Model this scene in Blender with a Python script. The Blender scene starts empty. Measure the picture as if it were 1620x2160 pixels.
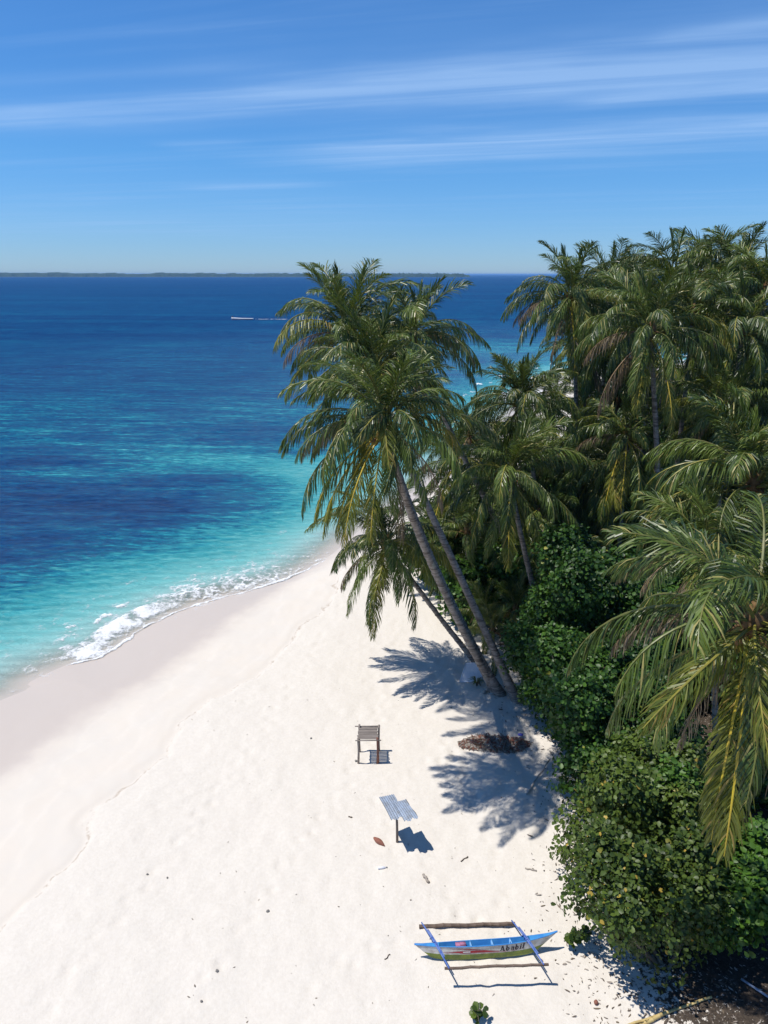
import bpy, math, random
import numpy as np
from mathutils import Vector, Matrix, Euler

random.seed(7)
R = math.radians
SC = bpy.context.scene
COL = SC.collection

# ------------------------------------------------------------------ camera
PITCH, FPX, HCAM = R(18.5), 1498.0, 17.0
cam_d = bpy.data.cameras.new('camera')
cam_d.sensor_fit = 'HORIZONTAL'
cam_d.sensor_width = 36.0
cam_d.lens = FPX / 1620 * 36.0
cam_d.clip_start, cam_d.clip_end = 0.1, 120000
cam = bpy.data.objects.new('camera', cam_d)
COL.objects.link(cam)
cam.location = (0, 0, HCAM)
cam.rotation_euler = (R(90) - PITCH, 0, 0)
SC.camera = cam

def ray(px, py):
    f = Vector((0, math.cos(PITCH), -math.sin(PITCH)))
    u = Vector((0, math.sin(PITCH), math.cos(PITCH)))
    return f + Vector((1, 0, 0)) * ((px - 810) / FPX) + u * ((1080 - py) / FPX)
def at_z(px, py, z=0.0):
    d = ray(px, py); t = (z - HCAM) / d.z
    return Vector((d.x * t, d.y * t, z))
def at_y(px, py, y):
    d = ray(px, py); t = y / d.y
    return Vector((d.x * t, y, HCAM + d.z * t))

# ------------------------------------------------------------------ light, sky, exposure
SUN_EL, SUN_AZ = R(67.8), R(1.0)          # shadows fall towards +x, a little away from the camera
SC.render.engine = 'CYCLES'
SC.view_settings.view_transform = 'Standard'
SC.view_settings.look = 'None'
SC.view_settings.exposure = 0.03
SC.view_settings.gamma = 1.0
SC.cycles.use_denoising = True
SC.cycles.max_bounces = 8
SC.cycles.transparent_max_bounces = 12
SC.cycles.volume_bounces = 0

sl = bpy.data.lights.new('sun', 'SUN')
sl.energy, sl.angle, sl.color = 5.0, R(0.53), (1.0, 0.955, 0.89)
sun = bpy.data.objects.new('sun', sl)
COL.objects.link(sun)
to_sun = Vector((-math.cos(SUN_EL) * math.cos(SUN_AZ), -math.cos(SUN_EL) * math.sin(SUN_AZ), math.sin(SUN_EL)))
sun.rotation_euler = to_sun.to_track_quat('Z', 'Y').to_euler()
sun.location = (0, 0, 60)

class NT:
    """Small helper to write node trees as expressions."""
    def __init__(self, tree):
        self.t = tree; self.n = tree.nodes; self.l = tree.links
    def add(self, typ, **kw):
        nd = self.n.new(typ)
        for k, v in kw.items(): setattr(nd, k, v)
        return nd
    def put(self, sock, v):
        if hasattr(v, 'is_linked') or isinstance(v, bpy.types.NodeSocket): self.l.new(v, sock)
        else: sock.default_value = v
    def m(self, op, a, b=0.0, c=0.0, clamp=False):
        nd = self.add('ShaderNodeMath', operation=op, use_clamp=clamp)
        for i, v in enumerate((a, b, c)): self.put(nd.inputs[i], v)
        return nd.outputs[0]
    def mix(self, f, a, b, blend='MIX'):
        nd = self.add('ShaderNodeMix', data_type='RGBA', blend_type=blend)
        self.put(nd.inputs['Factor'], f)
        for k, v in ((6, a), (7, b)):
            if isinstance(v, tuple): v = (*v[:3], 1.0)
            self.put(nd.inputs[k], v)
        return nd.outputs[2]
    def smooth(self, v, lo, hi, a=0.0, b=1.0):
        nd = self.add('ShaderNodeMapRange', interpolation_type='SMOOTHSTEP')
        for i, x in enumerate((v, lo, hi, a, b)): self.put(nd.inputs[i], x)
        return nd.outputs[0]
    def noise(self, vec, scale, detail=3.0, rough=0.55, dist=0.0):
        nd = self.add('ShaderNodeTexNoise')
        if vec is not None: self.l.new(vec, nd.inputs['Vector'])
        nd.inputs['Scale'].default_value = scale; nd.inputs['Detail'].default_value = detail
        nd.inputs['Roughness'].default_value = rough; nd.inputs['Distortion'].default_value = dist
        return nd.outputs['Fac']
    def vecscale(self, vec, s, rot=(0, 0, 0)):
        if any(rot):
            n0 = self.add('ShaderNodeMapping'); self.l.new(vec, n0.inputs['Vector']); n0.inputs['Rotation'].default_value = rot; vec = n0.outputs[0]
        nd = self.add('ShaderNodeMapping')
        self.l.new(vec, nd.inputs['Vector']); nd.inputs['Scale'].default_value = s
        return nd.outputs[0]
    def attr(self, name):
        return self.add('ShaderNodeAttribute', attribute_name=name).outputs['Fac']
    def coord(self, which='Object'):
        return self.add('ShaderNodeTexCoord').outputs[which]
    def pos(self):
        return self.add('ShaderNodeNewGeometry').outputs['Position']
    def ramp(self, f, stops):
        nd = self.add('ShaderNodeValToRGB')
        el = nd.color_ramp.elements
        while len(el) < len(stops): el.new(0.5)
        for e, (p, c) in zip(el, stops): e.position = p; e.color = (*c, 1)
        self.put(nd.inputs[0], f)
        return nd.outputs[0]
    def bump(self, h, strength, dist, normal=None):
        nd = self.add('ShaderNodeBump')
        nd.inputs['Strength'].default_value = strength; nd.inputs['Distance'].default_value = dist
        self.l.new(h, nd.inputs['Height'])
        if normal is not None: self.l.new(normal, nd.inputs['Normal'])
        return nd.outputs[0]

W = bpy.data.worlds.new('World')
SC.world = W
W.use_nodes = True
W.node_tree.nodes.clear()
def build_world():
    t = NT(W.node_tree)
    sky = t.add('ShaderNodeTexSky', sky_type='NISHITA', sun_disc=False)
    sky.sun_elevation = SUN_EL; sky.sun_rotation = R(-95)
    sky.altitude = 0; sky.air_density = 1.0; sky.dust_density = 0.0; sky.ozone_density = 2.0
    hs = t.add('ShaderNodeHueSaturation')
    hs.inputs['Saturation'].default_value = 1.05; hs.inputs['Value'].default_value = 1.0
    t.l.new(sky.outputs[0], hs.inputs['Color'])
    # cirrus: a layer of long streaks on a level plane high overhead, looked at by direction
    d = t.coord('Generated')
    sx = t.add('ShaderNodeSeparateXYZ'); t.l.new(d, sx.inputs[0])
    el = t.m('MAXIMUM', sx.outputs[2], 0.0)
    grade = t.ramp(el, [(0.0, (0.37, 0.58, 1.05)), (0.05, (0.36, 0.61, 1.04)), (0.14, (0.34, 0.68, 1.06)), (0.30, (0.38, 0.73, 1.10)), (0.6, (0.46, 0.74, 1.02)), (1.0, (0.54, 0.76, 0.98))])
    tint = t.mix(1.0, hs.outputs[0], grade, 'MULTIPLY')
    z = t.m('MAXIMUM', sx.outputs[2], 0.02)
    u = t.m('DIVIDE', sx.outputs[0], z); v = t.m('DIVIDE', sx.outputs[1], z)
    cb = t.add('ShaderNodeCombineXYZ'); t.l.new(u, cb.inputs[0]); t.l.new(v, cb.inputs[1])
    P = cb.outputs[0]
    def plane(px, py):
        q = ray(px, py); return Vector((q.x / q.z, q.y / q.z))
    wob = t.m('SUBTRACT', t.noise(P, 0.35, 4.0, 0.6), 0.5)
    fib = t.noise(t.vecscale(P, (0.2, 1.8, 1.0), (0, 0, R(15))), 1.2, 6.0, 0.60, 0.7)
    soft = t.noise(t.vecscale(P, (0.16, 0.6, 1.0), (0, 0, R(15))), 1.0, 4.0, 0.6)
    total = None
    # (left end, right end, half width in photo pixels below / above, strength, fade in, fade out)
    for (a, b, wd, k, s0, s1) in (((0, 250), (1620, 140), 38, 0.60, -0.25, 1.9),
                                  ((300, 215), (1620, 120), 60, 0.34, 0.0, 1.9),
                                  ((430, 352), (1620, 262), 24, 0.55, 0.02, 1.9),
                                  ((560, 338), (1620, 290), 34, 0.32, 0.02, 1.9),
                                  ((1150, 222), (1620, 186), 12, 0.45, 0.0, 1.8),
                                  ((1330, 90), (1620, 52), 12, 0.22, 0.0, 1.8),
                                  ((0, 165), (620, 135), 14, 0.22, -0.4, 1.1),
                                  ((320, 396), (760, 386), 10, 0.30, 0.0, 1.0),
                                  ((-200, 480), (700, 470), 26, 0.16, -0.4, 1.3),
                                  ((300, 308), (560, 296), 9, 0.25, 0.0, 1.0)):
        p, q = plane(*a), plane(*b)
        mid = plane((a[0] + b[0]) / 2, (a[1] + b[1]) / 2)
        mid2 = plane((a[0] + b[0]) / 2, (a[1] + b[1]) / 2 + wd)
        ax = (q - p); L = ax.length; ax.normalize(); nr = Vector((-ax.y, ax.x))
        w = abs((mid2 - mid).dot(nr))
        off = t.m('ADD', t.m('ADD', t.m('MULTIPLY', u, nr.x), t.m('MULTIPLY', v, nr.y)), -p.dot(nr))
        off = t.m('ADD', off, t.m('MULTIPLY', wob, w * 2.0))
        g = t.m('EXPONENT', t.m('MULTIPLY', t.m('POWER', t.m('DIVIDE', t.m('ABSOLUTE', off), w), 2.0), -1.0))
        al = t.m('ADD', t.m('ADD', t.m('MULTIPLY', u, ax.x / L), t.m('MULTIPLY', v, ax.y / L)), -p.dot(ax) / L)
        g = t.m('MULTIPLY', g, t.smooth(al, s0, s0 + 0.35))
        g = t.m('MULTIPLY', g, t.smooth(al, s1 - 0.4, s1, 1.0, 0.0))
        g = t.m('MULTIPLY', g, k)
        total = g if total is None else t.m('ADD', total, g)
    tex = t.m('ADD', 0.30, t.m('MULTIPLY', t.smooth(fib, 0.28, 0.74), 0.60))
    cl = t.m('MULTIPLY', total, tex)
    cl = t.m('ADD', cl, t.m('MULTIPLY', t.smooth(t.m('MULTIPLY', fib, soft), 0.22, 0.48), 0.16))
    cl = t.m('MULTIPLY', cl, t.smooth(sx.outputs[2], 0.0, 0.06))
    cl = t.m('MINIMUM', cl, 0.62)
    col = t.mix(cl, tint, (3.3, 5.1, 8.0))
    bg = t.add('ShaderNodeBackground')
    bg.inputs['Strength'].default_value = 0.118
    t.l.new(col, bg.inputs['Color'])
    o = t.add('ShaderNodeOutputWorld'); t.l.new(bg.outputs[0], o.inputs[0])
build_world()

# ------------------------------------------------------------------ helpers
def tag(o, label=None, cat=None, group=None, kind=None):
    if label: o['label'] = label
    if cat: o['category'] = cat
    if group: o['group'] = group
    if kind: o['kind'] = kind
    return o
def empty(name, loc=(0, 0, 0), rz=0.0):
    o = bpy.data.objects.new(name, None); COL.objects.link(o)
    o.location = loc; o.rotation_euler = (0, 0, rz); o.empty_display_size = 0.2
    return o
def link(name, me, parent=None, M=None):
    o = bpy.data.objects.new(name, me); COL.objects.link(o)
    if parent is not None: o.parent = parent
    if M is not None: o.matrix_local = M
    return o
def mesh(name, verts, faces, mats=(), fm=None, smooth=True, attrs=None):
    me = bpy.data.meshes.new(name)
    me.from_pydata([tuple(v) for v in verts] if not isinstance(verts, np.ndarray) else verts.tolist(), [], faces if not isinstance(faces, np.ndarray) else faces.tolist())
    for mm in mats: me.materials.append(mm)
    if fm is not None: me.polygons.foreach_set('material_index', np.asarray(fm, dtype=np.int32))
    if smooth: me.polygons.foreach_set('use_smooth', np.ones(len(me.polygons), dtype=bool))
    for k, (dom, arr) in (attrs or {}).items():
        a = me.attributes.new(k, 'FLOAT', dom); a.data.foreach_set('value', np.asarray(arr, dtype=np.float32))
    me.update()
    return me

class MB:
    """Collects shapes for one mesh."""
    def __init__(self): self.v = []; self.f = []; self.m = []; self.r = []
    def face(self, idx, mi=0, r=0.5): self.f.append(idx); self.m.append(mi); self.r.append(r)
    def tube(self, pts, rad, n=8, mi=0, cap=True, r=0.5, squash=1.0):
        base = len(self.v); pts = [Vector(p) for p in pts]
        if not hasattr(rad, '__len__'): rad = [rad] * len(pts)
        up = Vector((0, 0, 1))
        t0 = (pts[1] - pts[0]).normalized()
        if abs(t0.dot(up)) > 0.9: up = Vector((0, 1, 0))
        for i, p in enumerate(pts):
            t = (pts[min(i + 1, len(pts) - 1)] - pts[max(i - 1, 0)]).normalized()
            x = t.cross(up).normalized(); y = x.cross(t).normalized()
            for k in range(n):
                a = 2 * math.pi * k / n
                self.v.append(p + (x * math.cos(a) + y * math.sin(a) * squash) * rad[i])
        for i in range(len(pts) - 1):
            for k in range(n):
                a = base + i * n + k; b = base + i * n + (k + 1) % n
                self.face((a, b, b + n, a + n), mi, r)
        if cap:
            self.face(tuple(base + k for k in range(n))[::-1], mi, r)
            self.face(tuple(base + (len(pts) - 1) * n + k for k in range(n)), mi, r)
    def box(self, M, sx, sy, sz, mi=0, r=0.5):
        b = len(self.v)
        for z in (-1, 1):
            for y in (-1, 1):
                for x in (-1, 1): self.v.append(M @ Vector((x * sx / 2, y * sy / 2, z * sz / 2)))
        for q in ((0, 2, 3, 1), (4, 5, 7, 6), (0, 1, 5, 4), (2, 6, 7, 3), (0, 4, 6, 2), (1, 3, 7, 5)):
            self.face(tuple(b + i for i in q), mi, r)
    def ball(self, c, rx, ry, rz, nu=8, nv=6, mi=0, r=0.5, jit=0.0, M=None):
        b = len(self.v); c = Vector(c)
        for j in range(nv + 1):
            th = math.pi * j / nv
            for i in range(nu):
                ph = 2 * math.pi * i / nu
                k = 1 + random.uniform(-jit, jit)
                p = Vector((rx * math.sin(th) * math.cos(ph), ry * math.sin(th) * math.sin(ph), rz * math.cos(th))) * k
                self.v.append(c + (M @ p if M is not None else p))
        for j in range(nv):
            for i in range(nu):
                a = b + j * nu + i; d = b + j * nu + (i + 1) % nu
                self.face((a, a + nu, d + nu, d), mi, r)
    def build(self, name, mats, parent=None, smooth=True, M=None):
        me = mesh(name, self.v, self.f, mats if isinstance(mats, (list, tuple)) else [mats], self.m, smooth, {'rnd': ('FACE', self.r)})
        return link(name, me, parent, M)

# value noise for heights and masks
_rng = np.random.default_rng(3)
_tab = _rng.random((256, 256))
def vnoise(x, y):
    xi = np.floor(x).astype(int); yi = np.floor(y).astype(int)
    fx = x - xi; fy = y - yi
    fx = fx * fx * (3 - 2 * fx); fy = fy * fy * (3 - 2 * fy)
    a = _tab[xi % 256, yi % 256]; b = _tab[(xi + 1) % 256, yi % 256]
    c = _tab[xi % 256, (yi + 1) % 256]; d = _tab[(xi + 1) % 256, (yi + 1) % 256]
    return (a * (1 - fx) + b * fx) * (1 - fy) + (c * (1 - fx) + d * fx) * fy
def fbm(x, y, o=4, g=0.5):
    s = 0; a = 1; t = 0
    for i in range(o):
        s = s + a * vnoise(x * 2 ** i + 17.3 * i, y * 2 ** i + 9.1 * i); t += a; a *= g
    return s / t
def sstep(v, lo, hi):
    t = np.clip((v - lo) / (hi - lo), 0, 1); return t * t * (3 - 2 * t)
def sdist(X, Y, line):
    """signed distance to a polyline: positive on its left side (towards the sea)"""
    best = np.full(X.shape, 1e18); sg = np.zeros(X.shape)
    for (x0, y0), (x1, y1) in zip(line[:-1], line[1:]):
        dx, dy = x1 - x0, y1 - y0; L2 = dx * dx + dy * dy
        t = np.clip(((X - x0) * dx + (Y - y0) * dy) / L2, 0, 1)
        qx = X - x0 - t * dx; qy = Y - y0 - t * dy
        d2 = qx * qx + qy * qy
        cr = dx * (Y - y0) - dy * (X - x0)
        m = d2 < best - 1e-9
        best = np.where(m, d2, best); sg = np.where(m, np.sign(cr), sg)
    return np.sqrt(best) * np.where(sg == 0, 1, sg)
def smooth_line(pts, n=4):
    pts = [np.array(p[:2], float) for p in pts]; out = []
    for i in range(len(pts) - 1):
        p0 = pts[max(i - 1, 0)]; p1 = pts[i]; p2 = pts[i + 1]; p3 = pts[min(i + 2, len(pts) - 1)]
        for k in range(n):
            t = k / n
            out.append(0.5 * ((2 * p1) + (-p0 + p2) * t + (2 * p0 - 5 * p1 + 4 * p2 - p3) * t * t + (-p0 + 3 * p1 - 3 * p2 + p3) * t ** 3))
    out.append(pts[-1])
    return [tuple(p) for p in out]

# ------------------------------------------------------------------ materials
def new_mat(name):
    m = bpy.data.materials.new(name); m.use_nodes = True
    m.node_tree.nodes.clear()
    t = NT(m.node_tree)
    b = t.add('ShaderNodeBsdfPrincipled'); o = t.add('ShaderNodeOutputMaterial')
    t.l.new(b.outputs[0], o.inputs[0])
    return m, t, b, o
def simple(name, c1, c2=None, scale=6.0, rough=0.7, spec=0.3, bump=0.0, stretch=(1, 1, 1), metal=0.0, detail=5.0):
    m, t, b, o = new_mat(name)
    c2 = c2 or tuple(x * 0.75 for x in c1)
    co = t.vecscale(t.coord('Object'), stretch)
    n = t.noise(co, scale, detail, 0.6)
    f = t.smooth(n, 0.32, 0.68)
    t.put(b.inputs['Base Color'], t.mix(f, c1, c2))
    b.inputs['Roughness'].default_value = rough
    b.inputs['Specular IOR Level'].default_value = spec
    b.inputs['Metallic'].default_value = metal
    if bump: t.put(b.inputs['Normal'], t.bump(n, bump, 0.02))
    return m
def leafy(name, dark, light, odd, odd_at=0.93, rough=0.45, trans=0.28, spec=0.45, tcol=(0.20, 0.26, 0.03)):
    """leaf blades: colour differs by blade and by plant part, light shows through"""
    m, t, b, o = new_mat(name)
    r = t.attr('rnd')
    oi = t.add('ShaderNodeObjectInfo').outputs['Random']
    k = t.m('ADD', t.m('MULTIPLY', r, 0.5), t.m('MULTIPLY', oi, 0.5))
    c = t.mix(t.smooth(k, 0.1, 0.9), dark, light)
    c = t.mix(t.smooth(r, odd_at, odd_at + 0.02), c, odd)
    t.put(b.inputs['Base Color'], c)
    b.inputs['Roughness'].default_value = rough
    b.inputs['Specular IOR Level'].default_value = spec
    tr = t.add('ShaderNodeBsdfTranslucent')
    t.put(tr.inputs['Color'], t.mix(0.55, c, tcol))
    mx = t.add('ShaderNodeMixShader'); mx.inputs[0].default_value = trans
    t.l.new(b.outputs[0], mx.inputs[1]); t.l.new(tr.outputs[0], mx.inputs[2]); t.l.new(mx.outputs[0], o.inputs[0])
    return m

M_GREEN = leafy('palm_leaf_green', (0.020, 0.044, 0.010), (0.132, 0.185, 0.030), (0.32, 0.28, 0.09), 0.945, rough=0.40, spec=0.45, trans=0.17)
M_LIME = leafy('palm_leaf_yellow_green', (0.08, 0.11, 0.015), (0.20, 0.21, 0.03), (0.30, 0.22, 0.05), 0.93, tcol=(0.40, 0.38, 0.03))
M_DEAD = leafy('palm_leaf_dry', (0.13, 0.095, 0.060), (0.27, 0.215, 0.15), (0.34, 0.24, 0.11), 0.9, rough=0.6, trans=0.2, spec=0.2, tcol=(0.3, 0.2, 0.08))
M_RACHIS = simple('palm_rib_green', (0.11, 0.135, 0.03), (0.16, 0.15, 0.04), 3, 0.45, 0.4)
M_RACHIS_Y = simple('palm_rib_yellow', (0.55, 0.42, 0.04), (0.46, 0.33, 0.05), 2, 0.45, 0.4)
M_RACHIS_D = simple('palm_rib_dry', (0.26, 0.17, 0.09), (0.18, 0.12, 0.07), 3, 0.7)
M_BUSH = leafy('bush_leaf', (0.014, 0.046, 0.008), (0.072, 0.155, 0.018), (0.36, 0.33, 0.06), 0.985, rough=0.46, trans=0.16, spec=0.32, tcol=(0.12, 0.26, 0.02))
M_BUSH2 = leafy('bush_leaf_olive', (0.014, 0.034, 0.007), (0.090, 0.135, 0.020), (0.40, 0.28, 0.05), 0.975, rough=0.46, trans=0.16, spec=0.32, tcol=(0.16, 0.24, 0.02))
M_STEM = simple('bush_stem', (0.13, 0.10, 0.07), (0.20, 0.17, 0.13), 5, 0.85, bump=0.3)
M_FIBRE = simple('palm_fibre', (0.13, 0.075, 0.035), (0.22, 0.14, 0.07), 9, 0.95, 0.1, 0.6)
M_COCO = simple('coconut_green', (0.20, 0.20, 0.04), (0.30, 0.20, 0.05), 4, 0.5)
M_COCO_B = simple('coconut_brown', (0.17, 0.085, 0.05), (0.25, 0.13, 0.08), 6, 0.85, bump=0.3)
def trunk_mat():
    m, t, b, o = new_mat('palm_bark')
    co = t.coord('Object')
    n = t.noise(co, 7, 6, 0.65)
    rg = t.noise(t.vecscale(co, (1.5, 1.5, 14)), 1.0, 4, 0.6)
    c = t.mix(t.smooth(n, 0.3, 0.7), (0.19, 0.16, 0.14), (0.36, 0.32, 0.285))
    c = t.mix(t.smooth(rg, 0.48, 0.62), c, (0.12, 0.10, 0.085))
    lich = t.smooth(t.noise(co, 3.0, 4, 0.6), 0.60, 0.68)
    c = t.mix(t.m('MULTIPLY', lich, 0.6), c, (0.34, 0.35, 0.29))
    t.put(b.inputs['Base Color'], c); b.inputs['Roughness'].default_value = 0.9; b.inputs['Specular IOR Level'].default_value = 0.15
    t.put(b.inputs['Normal'], t.bump(t.m('ADD', n, rg), 0.5, 0.02))
    return m
M_BARK = trunk_mat()

# ------------------------------------------------------------------ shore lines (ground plan, sea on their left side)
ZS = -1.0                                             # sea level; the dry beach is about zero
shore_px = [(0, 1478), (60, 1440), (105, 1418), (150, 1400), (200, 1392), (260, 1356), (340, 1308), (440, 1268), (520, 1248), (605, 1224), (660, 1196), (705, 1166)]
L0 = [tuple(at_z(x, y, ZS)[:2]) for x, y in shore_px]
L0 = [(-95, -60), (-60, -12), (-40, 8), (-26, 19.5)] + L0 + [(-1.6, 50), (2, 58), (8, 72), (16, 92), (25, 114), (35, 133), (52, 148), (85, 158), (160, 168), (400, 190), (3000, 600)]
L0 = smooth_line(L0, 4)
wet_px = [(0, 1648), (100, 1580), (200, 1512), (330, 1440), (440, 1358), (520, 1290), (590, 1244), (650, 1206)]
L1 = [tuple(at_z(x, y, -0.62)[:2]) for x, y in wet_px]
L1 = smooth_line([(-92, -64), (-56, -16), (-35, 3), (-22, 14)] + L1 + [(0.2, 50), (4.2, 58), (10, 71), (18.5, 91), (28, 113), (38, 130), (54, 145), (86, 155), (160, 165), (400, 187), (3000, 597)], 4)
berm_px = [(0, 1960), (70, 1900), (170, 1790), (210, 1712), (280, 1645), (350, 1580), (410, 1500), (470, 1455), (550, 1416), (620, 1345), (690, 1262), (730, 1200)]
L2 = [tuple(at_z(x, y, -0.06)[:2]) for x, y in berm_px]
L2 = smooth_line([(-88, -68), (-50, -20), (-28, -3), (-15, 9)] + L2 + [(2.0, 48), (6.2, 57), (12, 70), (20.5, 90), (30, 112), (40, 128), (56, 143), (88, 152), (160, 162), (400, 184), (3000, 594)], 4)
LV = smooth_line([(9, -40), (8, 0), (6.8, 10), (6.2, 13.5), (6.0, 16.1), (6.8, 19.6), (6.2, 23), (5.9, 26), (5.1, 31), (4.7, 36), (6.6, 44), (9, 50), (12, 60), (18, 74), (27, 94), (36, 112), (46, 127), (62, 139), (92, 149), (160, 158), (400, 180), (3000, 590)], 3)

def axis(segs):
    out = []
    for a, b, st in segs:
        out += list(np.arange(a, b, st))
    out.append(segs[-1][1])
    return np.array(out)
def grow(a, b, st, k):
    out = [a]; s = st
    while out[-1] + s < b: out.append(out[-1] + s); s *= k
    out.append(b); return np.array(out)

def ground():
    xs = np.concatenate([-grow(20, 400, 0.6, 1.25)[::-1], axis([(-20, 10, 0.11), (10, 30, 0.5)])[1:], grow(30, 3000, 0.9, 1.12)[1:]])
    ys = np.concatenate([-grow(0, 400, 1.0, 1.3)[::-1], axis([(0, 11, 0.5), (11, 31, 0.11), (31, 50, 0.2), (50, 140, 0.7)])[1:], grow(140, 600, 1.2, 1.2)[1:]])
    X, Y = np.meshgrid(xs, ys)
    d0 = sdist(X, Y, L0); d1 = sdist(X, Y, L1); dv = sdist(X, Y, LV)
    d2 = sdist(X, Y, L2) + (fbm(X * 0.9, Y * 0.9, 3) - 0.5) * 1.1 + (fbm(X * 5, Y * 5, 2) - 0.5) * 0.18
    land = np.maximum(-d0, 0)
    t = np.clip(land / (land + np.maximum(d2, 0) + 1e-3), 0, 1)
    z = ZS + 0.86 * t ** 0.92
    z = z + 0.09 * sstep(-d2, -0.02, 0.16) + 0.05 * sstep(-d2, 0.1, 1.6)
    z = np.where(d0 > 0, ZS - 0.075 * np.minimum(d0, 60) - 0.01 * d0.clip(0, 400), z)
    dry = sstep(-d2, 0.0, 1.2)
    near = sstep(-Y, -60, -30)
    lumps = (fbm(X * 0.35, Y * 0.35, 3) - 0.5) * 0.16 + (fbm(X * 2.6, Y * 2.6, 3, 0.6) - 0.5) * 0.075 * near
    z = z + dry * lumps
    z = z + 0.012 * (fbm(X * 0.8, Y * 0.8, 2) - 0.5) * (d0 < 0)
    # swash lines: faint steps left by earlier waves on the smooth lower beach
    for k, (o, h) in enumerate(((1.3, 0.016), (2.6, 0.02), (3.9, 0.014))):
        dd = d2 - o + (fbm(X * 0.45 + 31 * k, Y * 0.45, 2) - 0.5) * 2.2
        z = z + h * sstep(-dd, -0.03, 0.10) * (d1 < 0) * sstep(d2, 0.1, 0.5)
    z = z + 0.6 * sstep(-dv, 4, 30)
    # trails of old footprints across the dry sand
    rd = random.Random(77)
    for path in (((-5, 12), (-3, 17), (-1.2, 21), (-0.2, 25), (0.6, 33)), ((-0.4, 20.6), (0.5, 18.2), (1.8, 16), (2.6, 14.9)), ((-8.5, 12), (-6.5, 18), (-4.2, 26), (-2, 36)), ((2.2, 12), (3.4, 15.6), (3.2, 19), (2.4, 23)), ((-2.5, 13), (0.5, 14.6), (2.6, 15.2)), ((0.4, 21), (2.6, 22.4), (4.2, 23.4))):
        sm = smooth_line(path, 12); acc = 0.0; side = 1
        for (ax, ay), (bx, by) in zip(sm[:-1], sm[1:]):
            L = math.hypot(bx - ax, by - ay); acc += L
            while acc > 0.62:
                acc -= 0.62; side = -side; nx0, ny0 = -(by - ay) / L, (bx - ax) / L
                fx = bx + nx0 * side * 0.13 + rd.uniform(-.06, .06); fy = by + ny0 * side * 0.13 + rd.uniform(-.06, .06)
                i0, i1 = np.searchsorted(xs, (fx - 0.5, fx + 0.5)); j0, j1 = np.searchsorted(ys, (fy - 0.5, fy + 0.5))
                r2 = (X[j0:j1, i0:i1] - fx) ** 2 + (Y[j0:j1, i0:i1] - fy) ** 2
                z[j0:j1, i0:i1] += -0.042 * np.exp(-r2 / 0.020) + 0.012 * np.exp(-((np.sqrt(r2) - 0.26) / 0.09) ** 2)
    ny, nx = X.shape
    idx = np.arange(nx * ny).reshape(ny, nx)
    faces = np.stack([idx[:-1, :-1], idx[:-1, 1:], idx[1:, 1:], idx[1:, :-1]], -1).reshape(-1, 4)
    V = np.stack([X, Y, z], -1).reshape(-1, 3)
    global GX, GY, GZ
    GX, GY, GZ = xs, ys, z
    m, tt, b, o = new_mat('sand')
    p = tt.pos()
    wet_d, berm_d, veg_d = tt.attr('wet'), tt.attr('berm'), tt.attr('veg')
    n1 = tt.noise(p, 0.7, 4, 0.6); n2 = tt.noise(p, 9.0, 6, 0.7); n3 = tt.noise(p, 45.0, 3, 0.6)
    dryc = tt.mix(tt.smooth(n2, 0.3, 0.7), (0.60, 0.553, 0.482), (0.645, 0.60, 0.53))
    dryc = tt.mix(tt.m('MULTIPLY', tt.smooth(n3, 0.62, 0.75), 0.35), dryc, (0.42, 0.38, 0.33))
    dryc = tt.mix(tt.m('MULTIPLY', tt.smooth(n1, 0.4, 0.7), 0.25), dryc, (0.60, 0.55, 0.48))
    lowc = tt.mix(tt.smooth(n1, 0.3, 0.7), (0.61, 0.555, 0.48), (0.595, 0.55, 0.485))
    bm = tt.smooth(tt.m('ADD', berm_d, tt.m('MULTIPLY', tt.m('SUBTRACT', n2, 0.5), 0.5)), -0.35, 0.25)
    c = tt.mix(bm, dryc, lowc)
    # drift line: specks left along the top of the wash
    dl = tt.m('MULTIPLY', tt.smooth(tt.m('ABSOLUTE', berm_d), 0.0, 0.13, 1.0, 0.0), tt.smooth(tt.m('ADD', n2, tt.m('MULTIPLY', tt.m('SUBTRACT', n1, 0.5), 0.7)), 0.47, 0.60))
    c = tt.mix(tt.m('MULTIPLY', dl, 0.7), c, (0.36, 0.29, 0.22))
    wt = tt.smooth(tt.m('ADD', wet_d, tt.m('MULTIPLY', tt.m('SUBTRACT', n1, 0.5), 1.8)), -1.0, 1.1)
    c = tt.mix(wt, c, (0.505, 0.44, 0.38))
    # forest floor: fallen leaves over the sand, colour darkened to stand in for shade
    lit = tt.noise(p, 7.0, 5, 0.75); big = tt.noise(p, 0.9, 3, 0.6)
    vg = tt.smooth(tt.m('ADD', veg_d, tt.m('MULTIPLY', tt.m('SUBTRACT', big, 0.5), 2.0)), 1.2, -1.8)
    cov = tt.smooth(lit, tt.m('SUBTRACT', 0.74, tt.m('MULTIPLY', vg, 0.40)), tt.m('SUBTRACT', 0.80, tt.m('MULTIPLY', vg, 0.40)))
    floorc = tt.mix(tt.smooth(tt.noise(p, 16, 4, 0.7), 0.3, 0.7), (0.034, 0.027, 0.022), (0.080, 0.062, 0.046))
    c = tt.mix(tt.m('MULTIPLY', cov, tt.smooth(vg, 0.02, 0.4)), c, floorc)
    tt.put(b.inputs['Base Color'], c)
    tt.put(b.inputs['Roughness'], tt.m('SUBTRACT', 0.95, tt.m('MULTIPLY', wt, 0.55)))
    tt.put(b.inputs['Specular IOR Level'], tt.m('ADD', 0.15, tt.m('MULTIPLY', wt, 0.25)))
    pits = tt.noise(p, 5.5, 5, 0.72)
    h = tt.m('ADD', tt.m('MULTIPLY', pits, tt.m('SUBTRACT', 1.0, bm)), tt.m('MULTIPLY', n3, 0.12))
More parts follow.
